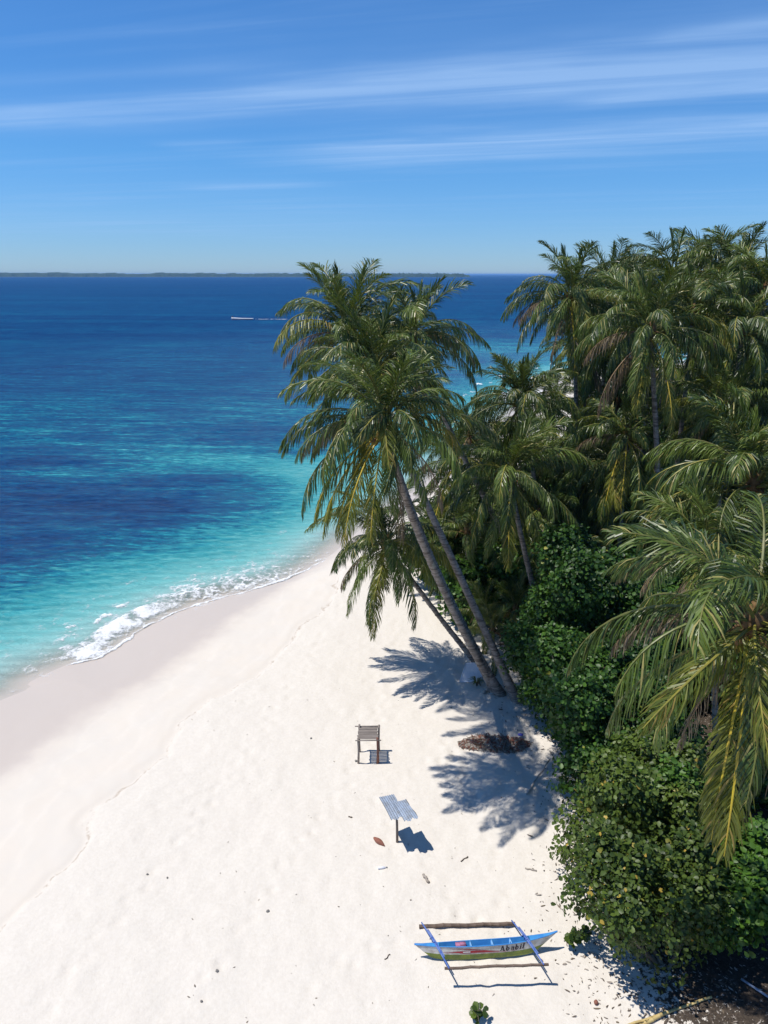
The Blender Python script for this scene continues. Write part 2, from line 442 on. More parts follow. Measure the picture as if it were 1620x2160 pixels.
    tt.put(b.inputs['Normal'], tt.bump(h, 0.45, 0.055))
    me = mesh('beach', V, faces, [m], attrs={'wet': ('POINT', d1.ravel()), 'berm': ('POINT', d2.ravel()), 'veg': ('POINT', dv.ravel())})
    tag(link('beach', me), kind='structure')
ground()
def gz(x, y):
    i = int(np.clip(np.searchsorted(GX, x) - 1, 0, len(GX) - 2)); j = int(np.clip(np.searchsorted(GY, y) - 1, 0, len(GY) - 2))
    fx = (x - GX[i]) / (GX[i + 1] - GX[i]); fy = (y - GY[j]) / (GY[j + 1] - GY[j])
    a = GZ[j, i] * (1 - fx) + GZ[j, i + 1] * fx; b = GZ[j + 1, i] * (1 - fx) + GZ[j + 1, i + 1] * fx
    return float(a * (1 - fy) + b * fy)
def on_ground(px, py):
    p = at_z(px, py, 0.0)
    for _ in range(3): p = at_z(px, py, gz(p.x, p.y))
    return p

# ------------------------------------------------------------------ sea
def sea():
    xs = np.concatenate([-grow(50, 60000, 1.0, 1.16)[::-1], axis([(-50, 45, 0.4)])[1:], grow(45, 60000, 1.0, 1.16)[1:]])
    ys = np.concatenate([-grow(-24, 2000, 1.0, 1.3)[::-1], axis([(24, 50, 0.3), (50, 150, 0.6)])[1:], grow(150, 60000, 1.0, 1.09)[1:]])
    ys = np.unique(ys)
    X, Y = np.meshgrid(xs, ys)
    d = sdist(X, Y, L0)
    c = np.interp(d, [-5, 0, 1.5, 4, 8, 13, 18, 26, 45, 90, 200, 600, 2500], [0, 0, 0.08, 0.19, 0.35, 0.52, 0.63, 0.69, 0.74, 0.78, 0.81, 0.83, 0.85])
    bar = [tuple(at_z(x, y, ZS)[:2]) for x, y in ((-300, 880), (0, 905), (130, 935), (300, 958), (450, 972), (620, 985), (760, 1010))]
    bar2 = [tuple(at_z(x, y, ZS)[:2]) for x, y in ((90, 1000), (190, 994), (300, 982), (420, 972))]
    b1 = np.abs(sdist(X, Y, bar)); b2 = np.abs(sdist(X, Y, bar2))
    wv = (fbm(X * 0.09, Y * 0.09, 4) - 0.5)
    g = np.maximum(np.exp(-((b1 + wv * 12).clip(0) / 4.8) ** 2) * (0.09 + 0.13 * sstep(X, -42, -22)), np.exp(-((b2 + wv * 9).clip(0) / 3.0) ** 2) * 0.13)
    c = np.maximum(c - g * sstep(d, 3, 12), np.minimum(c, np.interp(d, [0, 8, 20], [0, 0.27, 0.40])))
    # dark sea-grass beds
    for (px, py, rx, ry, k) in ((120, 965, 13, 4, 0.16), (150, 1065, 15, 7, 0.12), (420, 1010, 6, 2.2, 0.14), (60, 1165, 5, 3, 0.10), (380, 1085, 9, 4, 0.08), (560, 930, 10, 5, 0.06)):
        q = at_z(px, py, ZS)
        c = c + k * np.exp(-(((X - q.x) / rx) ** 2 + ((Y - q.y) / ry) ** 2))
    # paler broken water beyond the point
    q = at_z(1060, 735, ZS)
    c = c - 0.16 * np.exp(-(((X - q.x - 10) / 40) ** 2 + ((Y - q.y + 10) / 48) ** 2)) * sstep(Y, 78, 110)
    c = c + wv * 0.10 * sstep(d, 4, 20)
    sw = sstep(d, 2, 12)
    z = ZS + sw * ((fbm(X * 0.35 + 5, Y * 0.75, 3) - 0.5) * 0.14) * sstep(-Y, -160, -60)
    # the small wave that breaks on the beach
    fade = sstep(X, -17.5, -14.5) * sstep(-X, 6.2, 10.5)
    crest = 1.55 + (fbm(X * 0.4, Y * 0.4, 2) - 0.5) * 0.9
    z = z + 0.20 * np.exp(-((d - crest) / 0.55) ** 2) * fade
    # a swell line far out, over the reef edge
    q = at_z(1015, 697, ZS)
    z = z + 0.9 * np.exp(-((Y - q.y - (X - q.x) * 0.05) / 3.0) ** 2) * np.exp(-((X - q.x - 8) / 38) ** 4) * (Y > 100)
    ny, nx = X.shape
    idx = np.arange(nx * ny).reshape(ny, nx)
    faces = np.stack([idx[:-1, :-1], idx[:-1, 1:], idx[1:, 1:], idx[1:, :-1]], -1).reshape(-1, 4)
    keep = d.ravel()[faces].max(1) > -2.0
    faces = faces[keep]
    used = np.unique(faces); remap = -np.ones(nx * ny, int); remap[used] = np.arange(len(used))
    V = np.stack([X, Y, z], -1).reshape(-1, 3)[used]
    m, t, b, o = new_mat('sea_water')
    p = t.pos()
    dep, off = t.attr('depth'), t.attr('off')
    n = t.noise(t.vecscale(p, (0.10, 0.22, 1)), 1.0, 5, 0.62)
    n2 = t.noise(t.vecscale(p, (0.02, 0.06, 1)), 1.0, 3, 0.6)
    rp = t.noise(t.vecscale(p, (0.9, 2.6, 1), (0, 0, R(6))), 1.0, 5, 0.66, 0.5)
    f = t.m('ADD', dep, t.m('MULTIPLY', t.m('SUBTRACT', n, 0.5), t.smooth(dep, 0.1, 0.5, 0.03, 0.22)))
    f = t.m('ADD', f, t.m('MULTIPLY', t.m('SUBTRACT', n2, 0.5), 0.10))
    f = t.m('ADD', f, t.m('MULTIPLY', t.m('SUBTRACT', rp, 0.5), t.smooth(dep, 0.15, 0.6, 0.08, 1.05)))  # light and dark of the wave slopes painted into the water colour, coarser below
    for sx_, sy_, am in ((0.16, 0.9, 0.9), (0.035, 0.25, 0.5), (0.006, 0.06, 0.4), (0.0012, 0.016, 0.4)):
        f = t.m('ADD', f, t.m('MULTIPLY', t.m('SUBTRACT', t.noise(t.vecscale(p, (sx_, sy_, 1), (0, 0, R(4))), 1.0, 4, 0.62, 0.3), 0.5), t.smooth(dep, 0.3, 0.7, 0.02, am)))
    c1 = t.ramp(f, [(0.0, (0.48, 0.50, 0.44)), (0.10, (0.34, 0.50, 0.47)), (0.22, (0.15, 0.44, 0.43)), (0.36, (0.035, 0.285, 0.31)),
                    (0.50, (0.006, 0.150, 0.225)), (0.62, (0.003, 0.082, 0.170)), (0.80, (0.001, 0.043, 0.140)), (1.0, (0.0005, 0.018, 0.088))])
    t.put(b.inputs['Base Color'], c1)
    t.put(b.inputs['Roughness'], t.smooth(off, 5, 200, 0.16, 0.4))
    b.inputs['IOR'].default_value = 1.33
    t.put(b.inputs['Specular IOR Level'], t.smooth(off, 3, 60, 0.2, 0.02))
    far = t.smooth(off, 300, 2500, 1.0, 0.35)
    h1 = t.noise(t.vecscale(p, (0.55, 1.5, 1), (0, 0, R(-8))), 1.0, 6, 0.68, 0.6)
    h2 = t.noise(t.vecscale(p, (2.6, 6.0, 1), (0, 0, R(10))), 1.0, 3, 0.6)
    hh = t.m('ADD', t.m('MULTIPLY', h1, 0.75), t.m('MULTIPLY', h2, 0.10))
    bp = t.bump(hh, 0.8, 0.7)
    t.put(b.inputs['Normal'], bp)
    tr = t.add('ShaderNodeBsdfTransparent')
    mx = t.add('ShaderNodeMixShader')
    t.put(mx.inputs[0], t.smooth(t.m('ADD', off, t.m('MULTIPLY', t.m('SUBTRACT', n, 0.5), 1.6)), -0.3, 3.2, 0.10, 1.0))
    t.l.new(tr.outputs[0], mx.inputs[1]); t.l.new(b.outputs[0], mx.inputs[2]); t.l.new(mx.outputs[0], o.inputs[0])
    me = mesh('sea', V, remap[faces], [m], attrs={'depth': ('POINT', c.ravel()[used]), 'off': ('POINT', d.ravel()[used])})
    tag(link('sea', me), kind='structure')
sea()

M_FOAM = simple('sea_foam', (0.74, 0.76, 0.77), (0.66, 0.69, 0.71), 12, 0.9, 0.2, 0.3)
def foam_mat():
    m, t, b, o = new_mat('lacy_foam')
    p = t.pos(); n = t.noise(p, 6.0, 6, 0.7); 
    b.inputs['Base Color'].default_value = (0.74, 0.76, 0.77, 1); b.inputs['Roughness'].default_value = 0.9; b.inputs['Specular IOR Level'].default_value = 0.15
    tr = t.add('ShaderNodeBsdfTransparent'); mx = t.add('ShaderNodeMixShader')
    a = t.m('ADD', t.attr('foam'), t.m('MULTIPLY', t.m('SUBTRACT', n, 0.5), 0.75))
    t.put(mx.inputs[0], t.smooth(a, 0.0, 0.42, 0.0, 0.95))
    t.l.new(tr.outputs[0], mx.inputs[1]); t.l.new(b.outputs[0], mx.inputs[2]); t.l.new(mx.outputs[0], o.inputs[0])
    return m
M_LACE = foam_mat()
def foam(name, s_rng, d_rng, step, maskf, hf):
    """white water as real patches lying on the sea, laid out along the shore line"""
    P = np.array(L0); seg = np.linalg.norm(np.diff(P, axis=0), axis=1); S = np.concatenate([[0], np.cumsum(seg)])
    s = np.arange(s_rng[0], s_rng[1], step); d = np.arange(d_rng[0], d_rng[1], step)
    cx = np.interp(s, S, P[:, 0]); cy = np.interp(s, S, P[:, 1])
    k = max(3, int(1.2 / step)); ker = np.ones(k) / k
    pad = lambda a: np.convolve(np.pad(a, (k // 2, k - 1 - k // 2), mode='edge'), ker, 'valid')
    cx, cy = pad(cx), pad(cy)
    tx, ty = np.gradient(cx), np.gradient(cy); ln = np.hypot(tx, ty); nx_, ny_ = -ty / ln, tx / ln
    D, SS = np.meshgrid(d, s)
    X = cx[:, None] + nx_[:, None] * D; Y = cy[:, None] + ny_[:, None] * D
    jx = (fbm(X * 9, Y * 9, 2) - 0.5) * step * 1.4; jy = (fbm(X * 9 + 40, Y * 9, 2) - 0.5) * step * 1.4
    M = maskf(SS, D, X, Y); Z = hf(SS, D, X, Y, M)
    ny, nx = X.shape; idx = np.arange(nx * ny).reshape(ny, nx)
    faces = np.stack([idx[:-1, :-1], idx[1:, :-1], idx[1:, 1:], idx[:-1, 1:]], -1).reshape(-1, 4)
    mm = M.ravel()[faces].mean(1)
    faces = faces[mm > 0]
    used = np.unique(faces); remap = -np.ones(nx * ny, int); remap[used] = np.arange(len(used))
    V = np.stack([X + jx, Y + jy, Z], -1).reshape(-1, 3)[used]
    me = mesh(name, V, remap[faces], [M_LACE], attrs={'foam': ('POINT', M.ravel()[used])})
    return link(name, me)
P0 = np.array(L0); S0 = np.concatenate([[0], np.cumsum(np.linalg.norm(np.diff(P0, axis=0), axis=1))])
def s_at(px, py):
    q = at_z(px, py, ZS); i = int(np.argmin((P0[:, 0] - q.x) ** 2 + (P0[:, 1] - q.y) ** 2)); return S0[i]
sA, sB, sC = s_at(110, 1415), s_at(330, 1310), s_at(700, 1168)
def surf_mask(S, D, X, Y):
    n = fbm(X * 1.6, Y * 1.6, 5, 0.62); n2 = fbm(X * 0.7 + 9, Y * 0.7, 3)
    lace = np.abs(fbm(X * 2.6 + 50, Y * 2.6, 3) - 0.5) * 2
    crest = 1.25 + (n2 - 0.5) * 1.4
    body = np.exp(-((D - crest) / 1.25) ** 2) * sstep(S, sA - 1.5, sA + 2.5) * sstep(-S, -(sB + 5.5), -(sB - 0.5))
    body2 = np.exp(-((D - 1.7 - (n2 - .5) * 2) / 1.9) ** 2) * sstep(S, sB - 2, sB + 3) * sstep(-S, -(sC + 3), -(sB + 6)) * 0.9
    edge = np.exp(-((D - (n2 - 0.5) * 0.6 - 0.05) / 0.13) ** 2) * sstep(S, sA - 0.5, sA + 1.0) * sstep(-S, -(sC + 2), -(sC - 4))
    far = np.exp(-((D - 3.2 - (n2 - .5) * 1.5) / 0.35) ** 2) * sstep(S, sA, sA + 4) * sstep(-S, -(sC - 3), -(sB + 3)) * 0.5
    veil = np.exp(-((D - 0.8) / 1.2) ** 2) * sstep(S, sA - 4, sA) * 0.35 * (1 - sstep(S, sC - 2, sC + 2))
    a = body * (0.50 + 0.9 * (n - 0.40)) - 0.30 * (1 - n) - 0.08
    b_ = body2 * 0.42 * (1 - lace * 1.7) + (n - 0.62) * 0.6
    e = edge * 0.75 - 0.36 - (0.5 - n) * 0.9
    f = far - 0.33 - (0.56 - n) * 1.2
    v = veil * (1 - lace * 3.2) + (n - 0.78) * 0.5
    return np.maximum.reduce([a, b_, e, f, v])
def surf_h(S, D, X, Y, M):
    fade = sstep(X, -17.5, -14.5) * sstep(-X, 6.2, 10.5)
    crest = 1.55 + (fbm(X * 0.4, Y * 0.4, 2) - 0.5) * 0.9
    base = ZS + 0.20 * np.exp(-((D - crest) / 0.55) ** 2) * fade
    g = ZS + 0.09 * np.maximum(-D, 0)
    return np.maximum(base, g) + 0.012 + np.clip(M, 0, 0.4) * (0.03 + 0.26 * fbm(X * 3.2, Y * 3.2, 3))
tag(foam('foam', (sA - 5, sC + 4), (-0.7, 6.0), 0.05, surf_mask, surf_h), kind='stuff')
sD0, sD1 = S0[int(np.argmin((P0[:, 0] - 20) ** 2 + (P0[:, 1] - 100) ** 2))], S0[int(np.argmin((P0[:, 0] - 85) ** 2 + (P0[:, 1] - 158) ** 2))]
def far_mask(S, D, X, Y):
    n = fbm(X * 0.5, Y * 0.5, 4, 0.6)
    return np.maximum.reduce([np.exp(-((D - 3 - (n - .5) * 5) / 1.8) ** 2), np.exp(-((D - 9 - (n - .5) * 9) / 1.2) ** 2) * .8, np.exp(-(D / 0.8) ** 2) * .8]) - 0.72 + (n - 0.5) * 1.3
tag(foam('surf_beyond_the_point', (sD0, sD1), (-1.0, 16.0), 0.28, far_mask, lambda S, D, X, Y, M: ZS + 0.08 + np.clip(M, 0, 1) * 0.8 + 0.09 * np.maximum(-D, 0)), kind='stuff')
bpy.data.objects['surf_beyond_the_point'].name = 'surf'

# ------------------------------------------------------------------ far island
def island():
    rg = np.random.default_rng(5)
    M_T = simple('far_trees', (0.030, 0.052, 0.022), (0.055, 0.085, 0.035), 0.02, 0.9, 0.1)
    M_S = simple('far_sand', (0.55, 0.50, 0.42), (0.5, 0.46, 0.40), 0.02, 0.95, 0.1)
    D = 5200.0
    def strip(x0, x1, dist, depth, zt, name, nm):
        xs = np.linspace(x0, x1, nm); V = []; F = []
        prof = 1 - np.clip((np.linspace(0, 1, nm) - 0.90) / 0.10, 0, 1) ** 1.5
        h = zt * (0.55 + 0.75 * fbm(xs / 130, xs * 0 + 3, 4, 0.6)) * (0.4 + 0.6 * prof) + rg.random(nm) ** 4 * 6
        for k, (yy, zz) in enumerate(((0, 0.0), (14, 1.0), (40, 1.02), (depth * .4, 1.1), (depth, 0.0))):
            for i in range(nm): V.append((xs[i], dist + yy + (i * 37 % 11), ZS + (1.6 + h[i] * zz if zz else 1.0)))
        for k in range(4):
            for i in range(nm - 1):
                a = k * nm + i; F.append((a, a + 1, a + 1 + nm, a + nm))
        return mesh(name, V, F, [M_T])
    me = strip(-5200, 560, D, 500, 20, 'treeline', 900)
    sand = MB(); sand.box(Matrix.Translation((-2300, D + 250, ZS + 0.4)), 5760, 620, 2.8)
    root = sand.build('island', M_S, None, False); tag(root, kind='structure')
    tag(link('treeline', me), kind='stuff')
    me2 = strip(-150, 560, D - 350, 200, 20, 'treeline', 160)
    tag(link('treeline', me2), kind='stuff')
    s2 = MB(); s2.box(Matrix.Translation((200, D - 240, ZS + 0.4)), 740, 260, 2.8); tag(s2.build('island', M_S, None, False), kind='structure')
island()

# ------------------------------------------------------------------ palm fronds
def frond_mesh(name, e0, e1, L, nl, droop, lift, mats, seed, fwd=38, llen=1.08, wid=0.052, bend=1.25, sparse=0.0, sway=0.12):
    rd = random.Random(seed); mb = MB()
    n = 14; pts = [Vector((0, 0, 0))]; sgn = rd.choice((-1, 1)) * sway
    for i in range(n):
        s = (i + 0.5) / n; e = R(e0 + (e1 - e0) * s ** bend)
        a = sgn * s * 0.9
        pts.append(pts[-1] + Vector((math.cos(e) * math.cos(a), math.cos(e) * math.sin(a), math.sin(e))) * (L / n))
    mb.tube(pts, [0.045 * (1 - 0.85 * i / n) + 0.004 for i in range(n + 1)], 5, 1, True, 0.5)
    def at(s):
        q = s * n; i = min(int(q), n - 1); return pts[i].lerp(pts[i + 1], q - i), (pts[i + 1] - pts[i]).normalized()
    for i in range(nl):
        for sd in (-1, 1):
            if rd.random() < sparse: continue
            s = 0.15 + 0.85 * (i + 0.5 + rd.uniform(-0.3, 0.3)) / nl
            p, T = at(min(s, 0.999))
            B = Vector((-T.y, T.x, 0)); B = B.normalized() if B.length > 1e-3 else Vector((0, 1, 0))
            N = T.cross(B).normalized()
            if N.z < 0 and abs(T.z) < 0.97: N = -N
            ln = llen * (0.42 + 0.58 * math.sin(math.pi * min(1, 0.16 + 0.66 * ((s - 0.15) / 0.85)))) * (1 - 0.55 * max(0, (s - 0.72) / 0.28)) * rd.uniform(0.7, 1.12)
            a = R(fwd + 26 * s + rd.uniform(-7, 7)); lf = R(lift + rd.uniform(-14, 14))
            dr = (B * sd * math.cos(a) * math.cos(lf) + T * math.sin(a) + N * math.sin(lf)).normalized()
            Wd = (T - dr * T.dot(dr)).normalized()
            Wd = Matrix.Rotation(rd.gauss(0, 0.6), 3, dr) @ Wd
            r = rd.random(); q = p.copy(); b0 = len(mb.v); hw = wid / 2 * rd.uniform(0.75, 1.15) * 0.84
            mb.v += [q - Wd * hw * 0.35, q + Wd * hw * 0.35]
            g = droop * rd.uniform(0.7, 1.3)
            for k, (fr, ww) in enumerate(((0.36, 1.0), (0.36, 0.8), (0.28, 0.0))):
                dr = (dr + Vector((rd.uniform(-.06, .06), rd.uniform(-.06, .06), -g * (0.35 + 0.65 * k)))).normalized()
                q = q + dr * ln * fr
                if ww: mb.v += [q - Wd * hw * ww, q + Wd * hw * ww]
                else: mb.v.append(q)
            mb.face((b0, b0 + 1, b0 + 3, b0 + 2), 0, r); mb.face((b0 + 2, b0 + 3, b0 + 5, b0 + 4), 0, r); mb.face((b0 + 4, b0 + 5, b0 + 6), 0, r)
    me = mesh(name, mb.v, mb.f, mats, mb.m, False, {'rnd': ('FACE', mb.r)})
    return me
G, Y_, D_ = [M_GREEN, M_RACHIS], [M_LIME, M_RACHIS_Y], [M_DEAD, M_RACHIS_D]
M_RACHIS_O = simple('palm_rib_olive', (0.30, 0.26, 0.04), (0.22, 0.20, 0.04), 2, 0.45, 0.4)
GY_ = [M_GREEN, M_RACHIS_O]
FR = {
    'spear': [frond_mesh('frond', 88, 74, 2.7, 50, 0.05, 10, G, 1, fwd=60, llen=0.75), frond_mesh('frond', 84, 52, 3.0, 50, 0.1, 10, G, 2, fwd=54, llen=0.85)],
    'young': [frond_mesh('frond', 76, 10, 3.7, 66, 0.32, 14, G, 3), frond_mesh('frond', 66, -14, 4.0, 66, 0.42, 10, G, 4), frond_mesh('frond', 78, 24, 3.6, 66, 0.26, 16, G, 5)],
    'mid': [frond_mesh('frond', 56, -52, 4.4, 70, 0.75, 2, G, 6), frond_mesh('frond', 40, -62, 4.5, 70, 0.9, -2, G, 7), frond_mesh('frond', 60, -40, 4.3, 70, 0.65, 4, G, 8), frond_mesh('frond', 48, -70, 4.0, 66, 1.0, -4, GY_, 28, sparse=0.08)],
    'level': [frond_mesh('frond', 28, -72, 4.6, 70, 1.1, -6, G, 9), frond_mesh('frond', 12, -78, 4.6, 70, 1.2, -10, G, 10), frond_mesh('frond', 34, -62, 4.6, 70, 1.0, -4, G, 11), frond_mesh('frond', 20, -80, 4.2, 66, 1.3, -8, G, 21, sparse=0.12)],
    'low': [frond_mesh('frond', -6, -84, 4.7, 70, 0.95, -12, G, 12), frond_mesh('frond', -20, -85, 4.6, 70, 0.9, -14, GY_, 13), frond_mesh('frond', 4, -80, 4.7, 70, 1.0, -10, G, 14), frond_mesh('frond', -30, -86, 4.7, 70, 0.85, -14, G, 24, sparse=0.1)],
    'yellow': [frond_mesh('frond', -26, -82, 4.8, 84, 0.55, -10, Y_, 15), frond_mesh('frond', -42, -84, 4.8, 84, 0.5, -8, Y_, 16)],
    'lime': [frond_mesh('frond', 36, -60, 4.4, 70, 0.9, -2, [M_LIME, M_RACHIS_O], 31), frond_mesh('frond', 16, -72, 4.5, 70, 1.0, -6, [M_LIME, M_RACHIS_O], 32)],
    'dead': [frond_mesh('frond', -48, -88, 4.1, 62, 1.5, -20, D_, 17, sparse=0.25, wid=0.04), frond_mesh('frond', -30, -86, 4.2, 62, 1.4, -20, D_, 18, sparse=0.3, wid=0.04)],
    'greyed': [frond_mesh('frond', 14, -70, 4.2, 66, 1.1, -14, D_, 19, sparse=0.12, wid=0.045)],
}
COCO = None
def trunk_mesh(pts, r0, r1, rings, seed, n=10):
    """ringed palm trunk through the points (base to top)"""
    rd = random.Random(seed)
    P = [Vector(p) for p in pts]
    def bez(t):
        if len(P) == 2: return P[0].lerp(P[1], t)
        c = P[1] * 2 - (P[0] + P[2]) * 0.5
        return P[0] * (1 - t) ** 2 + c * 2 * t * (1 - t) + P[2] * t * t
    mb = MB(); pl = []; rl = []
    for i in range(rings + 1):
        t = i / rings; r = r0 + (r1 - r0) * t; r += r0 * 0.65 * math.exp(-t * 22)
        w = rd.uniform(-0.012, 0.012)
        c = bez(t) + Vector((w, rd.uniform(-0.012, 0.012), 0))
        e = 0.35 / rings
        pl.append(c); rl.append(r * rd.uniform(1.03, 1.10))
        if i < rings: pl.append(bez(min(1, t + e * 1.6))); rl.append(r * 0.96)
    mb.tube(pl, rl, n, 0)
    return mb
def palm(label, base, crown, via=None, n=30, seed=0, size=1.0, group=None, detail=1, yellow=(), dead=(), greyed=(), mix=None, coco=7, r0=0.15, name='palm_tree', low=True, top=True):
    rd = random.Random(seed * 31 + 5)
    base, crown = Vector(base), Vector(crown)
    base.z = gz(base.x, base.y) - 0.06
    root = empty(name, base)
    tag(root, label, 'palm tree', group)
    top = crown - base
    pts = [(0, 0, 0), (Vector(via) - base) if via is not None else top * 0.5 + Vector((-top.x * 0.06, -top.y * 0.06, 0)), top]
    H = top.length
    trunk_mesh(pts, r0 * size, r0 * 0.62 * size, max(6, int(H * (6 if detail else 2.2))), seed, 10 if detail else 7).build('trunk', M_BARK, root)
    fib = MB()
    fib.ball(top + Vector((0, 0, 0.02)), 0.24 * size, 0.24 * size, 0.5 * size, 9, 7, 0, jit=0.16)
    for k in range(7):
        a = rd.uniform(0, 6.28); p = top + Vector((math.cos(a) * .12, math.sin(a) * .12, -.1)); q = top + Vector((math.cos(a) * .5, math.sin(a) * .5, rd.uniform(-.5, .1))) * 1.0
        fib.tube([p, p.lerp(q, .5) + Vector((0, 0, .1)), q, q + Vector((math.cos(a) * .15, math.sin(a) * .15, -.35))], [.03, .028, .02, .008], 5)
    fib.build('crown_fibre', M_FIBRE, root)
    def fr(kind, az, sc, dz, tilt=0.0):
        me = rd.choice(FR[kind])
        M = Matrix.Translation(top + Vector((math.cos(az) * 0.10, math.sin(az) * 0.10, dz))) @ Matrix.Rotation(az, 4, 'Z') @ Matrix.Rotation(tilt, 4, 'X') @ Matrix.Scale(sc * size * 0.89, 4)
        link('frond', me, root, M)
    jt = lambda v: v + rd.uniform(-0.07, 0.07)
    kinds = mix or (('spear', 0.07), ('young', jt(0.26)), ('mid', jt(0.52)), ('level', jt(0.78)), ('low', 1.01))
    kinds = tuple(kinds); bent = rd.uniform(0, 6.28)
    n = int(n * 1.32)
    for i in range(n):
        t = (i + 0.5) / n
        kd = next(k for k, lim in kinds if t < lim)
        if kd in ('mid', 'level') and rd.random() < 0.13: kd = 'lime'
        if kd == 'low' and rd.random() < 0.10: kd = 'dead'
        fr(kd, i * 2.39996 + rd.uniform(-0.25, 0.25) + seed, rd.uniform(0.78, 1.12), 0.30 - 0.55 * t, rd.uniform(-0.45, 0.45))
    for az in yellow: fr('yellow', R(az), rd.uniform(0.95, 1.1), -0.25)
    for az in dead: fr('dead', R(az), rd.uniform(0.9, 1.1), -0.35)
    for az in greyed: fr('greyed', R(az), rd.uniform(0.85, 1.0), -0.1)
    if coco:
        global COCO
        if COCO is None:
            c = MB(); c.ball((0, 0, 0), 0.105, 0.105, 0.135, 9, 7, 0, jit=0.04)
            COCO = [mesh('coconut', c.v, c.f, [mm], None, True, {'rnd': ('FACE', c.r)}) for mm in (M_COCO, M_COCO_B)]
        for k in range(coco):
            a = rd.uniform(0, 6.28); rr = rd.uniform(0.2, 0.38)
            link('coconut', COCO[0 if rd.random() < 0.75 else 1], root, Matrix.Translation(top + Vector((math.cos(a) * rr, math.sin(a) * rr, rd.uniform(-0.55, -0.2)))) @ Matrix.Rotation(a, 4, 'Y'))
    return root

Z0 = lambda px, py: at_z(px, py, 0)
palm('leaning palm nearest the beach with full mixed green crown and orange ribbed hanging frond', Z0(1047, 1458), at_y(812, 892, 20.7), at_y(900, 1165, 23.5), 36, 1, 0.84, mix=(('spear', 0.05), ('young', 0.24), ('mid', 0.56), ('level', 0.88), ('low', 1.01)), yellow=(262, 200, 228, 182, 215), dead=(290,), greyed=(170, 150), coco=12, r0=0.20)
palm('leaning palm whose trunk crosses the front leaning trunk, crown just above it', Z0(1056, 1464), at_y(790, 785, 24.8), at_y(884, 1115, 25.2), 32, 2, 0.82, mix=(('spear', 0.07), ('young', 0.30), ('mid', 0.62), ('level', 0.90), ('low', 1.01)), greyed=(330,), dead=(300,), coco=6, r0=0.19)
palm('leaning palm with the tall crown topping the beach cluster and slim pale trunk', Z0(1092, 1478), at_y(732, 700, 27.0), at_y(908, 1080, 26.6), 32, 3, 0.85, greyed=(200,), coco=4, r0=0.19)
palm('palm with curved bare trunk standing behind the leaning cluster against the sea', (8.5, 35, 0), at_y(872, 708, 31), at_y(922, 850, 32), 30, 4, 0.88, greyed=(10,), dead=(320,), coco=4)
palm('low palm leaning over the sand with dark fronds drooping to the beach', Z0(1010, 1402), at_y(815, 1148, 28.2), at_y(920, 1292, 28.5), 36, 5, 0.90, yellow=(250,), coco=0, r0=0.15,
     mix=(('spear', 0.04), ('young', 0.15), ('mid', 0.40), ('level', 0.70), ('low', 1.01)))
palm('palm with wide feathery green crown and slanting trunk beside the leaning cluster', Z0(1160, 1372), at_y(1075, 1005, 30), at_y(1107, 1165, 30), 30, 6, 0.95, yellow=(262,), coco=5)
palm('dark bushy palm rising behind the feathery crown, sea showing past it', (9.3, 37, 0), at_y(1100, 850, 36), None, 30, 7, 0.95, coco=0,
     mix=(('spear', 0.1), ('young', 0.48), ('mid', 0.75), ('level', 0.95), ('low', 1.01)))
palm('tall palm at the seaward tip of the grove with one bright yellow hanging frond', (12.4, 41.5, 0), at_y(1203, 630, 40), None, 32, 8, 0.98, yellow=(268,), greyed=(175, 190), dead=(240,), coco=6)
palm('straight palm with bare grey trunk and two long yellow green hanging fronds', (14.4, 33.5, 0), at_y(1372, 700, 33), None, 30, 9, 1.0, yellow=(285, 248), greyed=(185, 20), dead=(200,), coco=10, r0=0.17)
palm('short palm with several drooping yellow fronds beside the bare grey trunk', (12.6, 35.2, 0), at_y(1322, 918, 34.6), None, 20, 10, 0.9, yellow=(230, 255, 285, 310), greyed=(170,), coco=6)
palm('palm with two short yellow fronds hanging under its crown deep in the grove', (17.5, 34.5, 0), at_y(1530, 868, 34), None, 26, 11, 0.95, yellow=(250, 282), coco=6)
palm('huge near palm with arching glossy fronds and one bright yellow hanging frond', (10.4, 13.0, 0), at_y(1592, 1312, 11.8), None, 32, 12, 0.86, yellow=(243, 236), dead=(272, 285), greyed=(160,), coco=8, r0=0.18)
palm('palm with upright fine fronds standing just behind the huge near palm', (12.6, 20.5, 0), at_y(1590, 1020, 20), None, 30, 13, 1.0, coco=5)
palm('palm with withered grey brown fronds between the broadleaf bushes and huge near palm', (11.2, 19.6, 0), at_y(1490, 1165, 18.5), None, 20, 14, 0.72, greyed=(170, 200, 235, 300), dead=(265,), coco=4)
GROVE = 'coconut palms of the dense grove'
GL = 'green coconut palm packed among its like in the dense grove'
k = 20
SKY_N = ('first', 'second', 'third', 'fourth', 'fifth', 'sixth', 'seventh')
for (px, py, y, n) in ((1285, 605, 48, 24), (1345, 612, 52, 22), (1420, 588, 46, 26), (1498, 572, 50, 26), (1548, 580, 43, 26), (1612, 618, 40, 24), (1462, 665, 38, 26), (1565, 705, 36, 26), (1255, 660, 54, 22), (1385, 640, 47, 22)):
    c = at_y(px, py, y); lab = 'palm on the grove skyline, %s along the crest counting from the sea' % SKY_N[k - 20] if k < 26 else GL
    palm(lab, (c.x + 0.8, y + 1, 0), c, None, n, k, 1.05, GROVE, 0, greyed=(200,) if k % 3 == 0 else (), coco=0); k += 1
rg = random.Random(11)
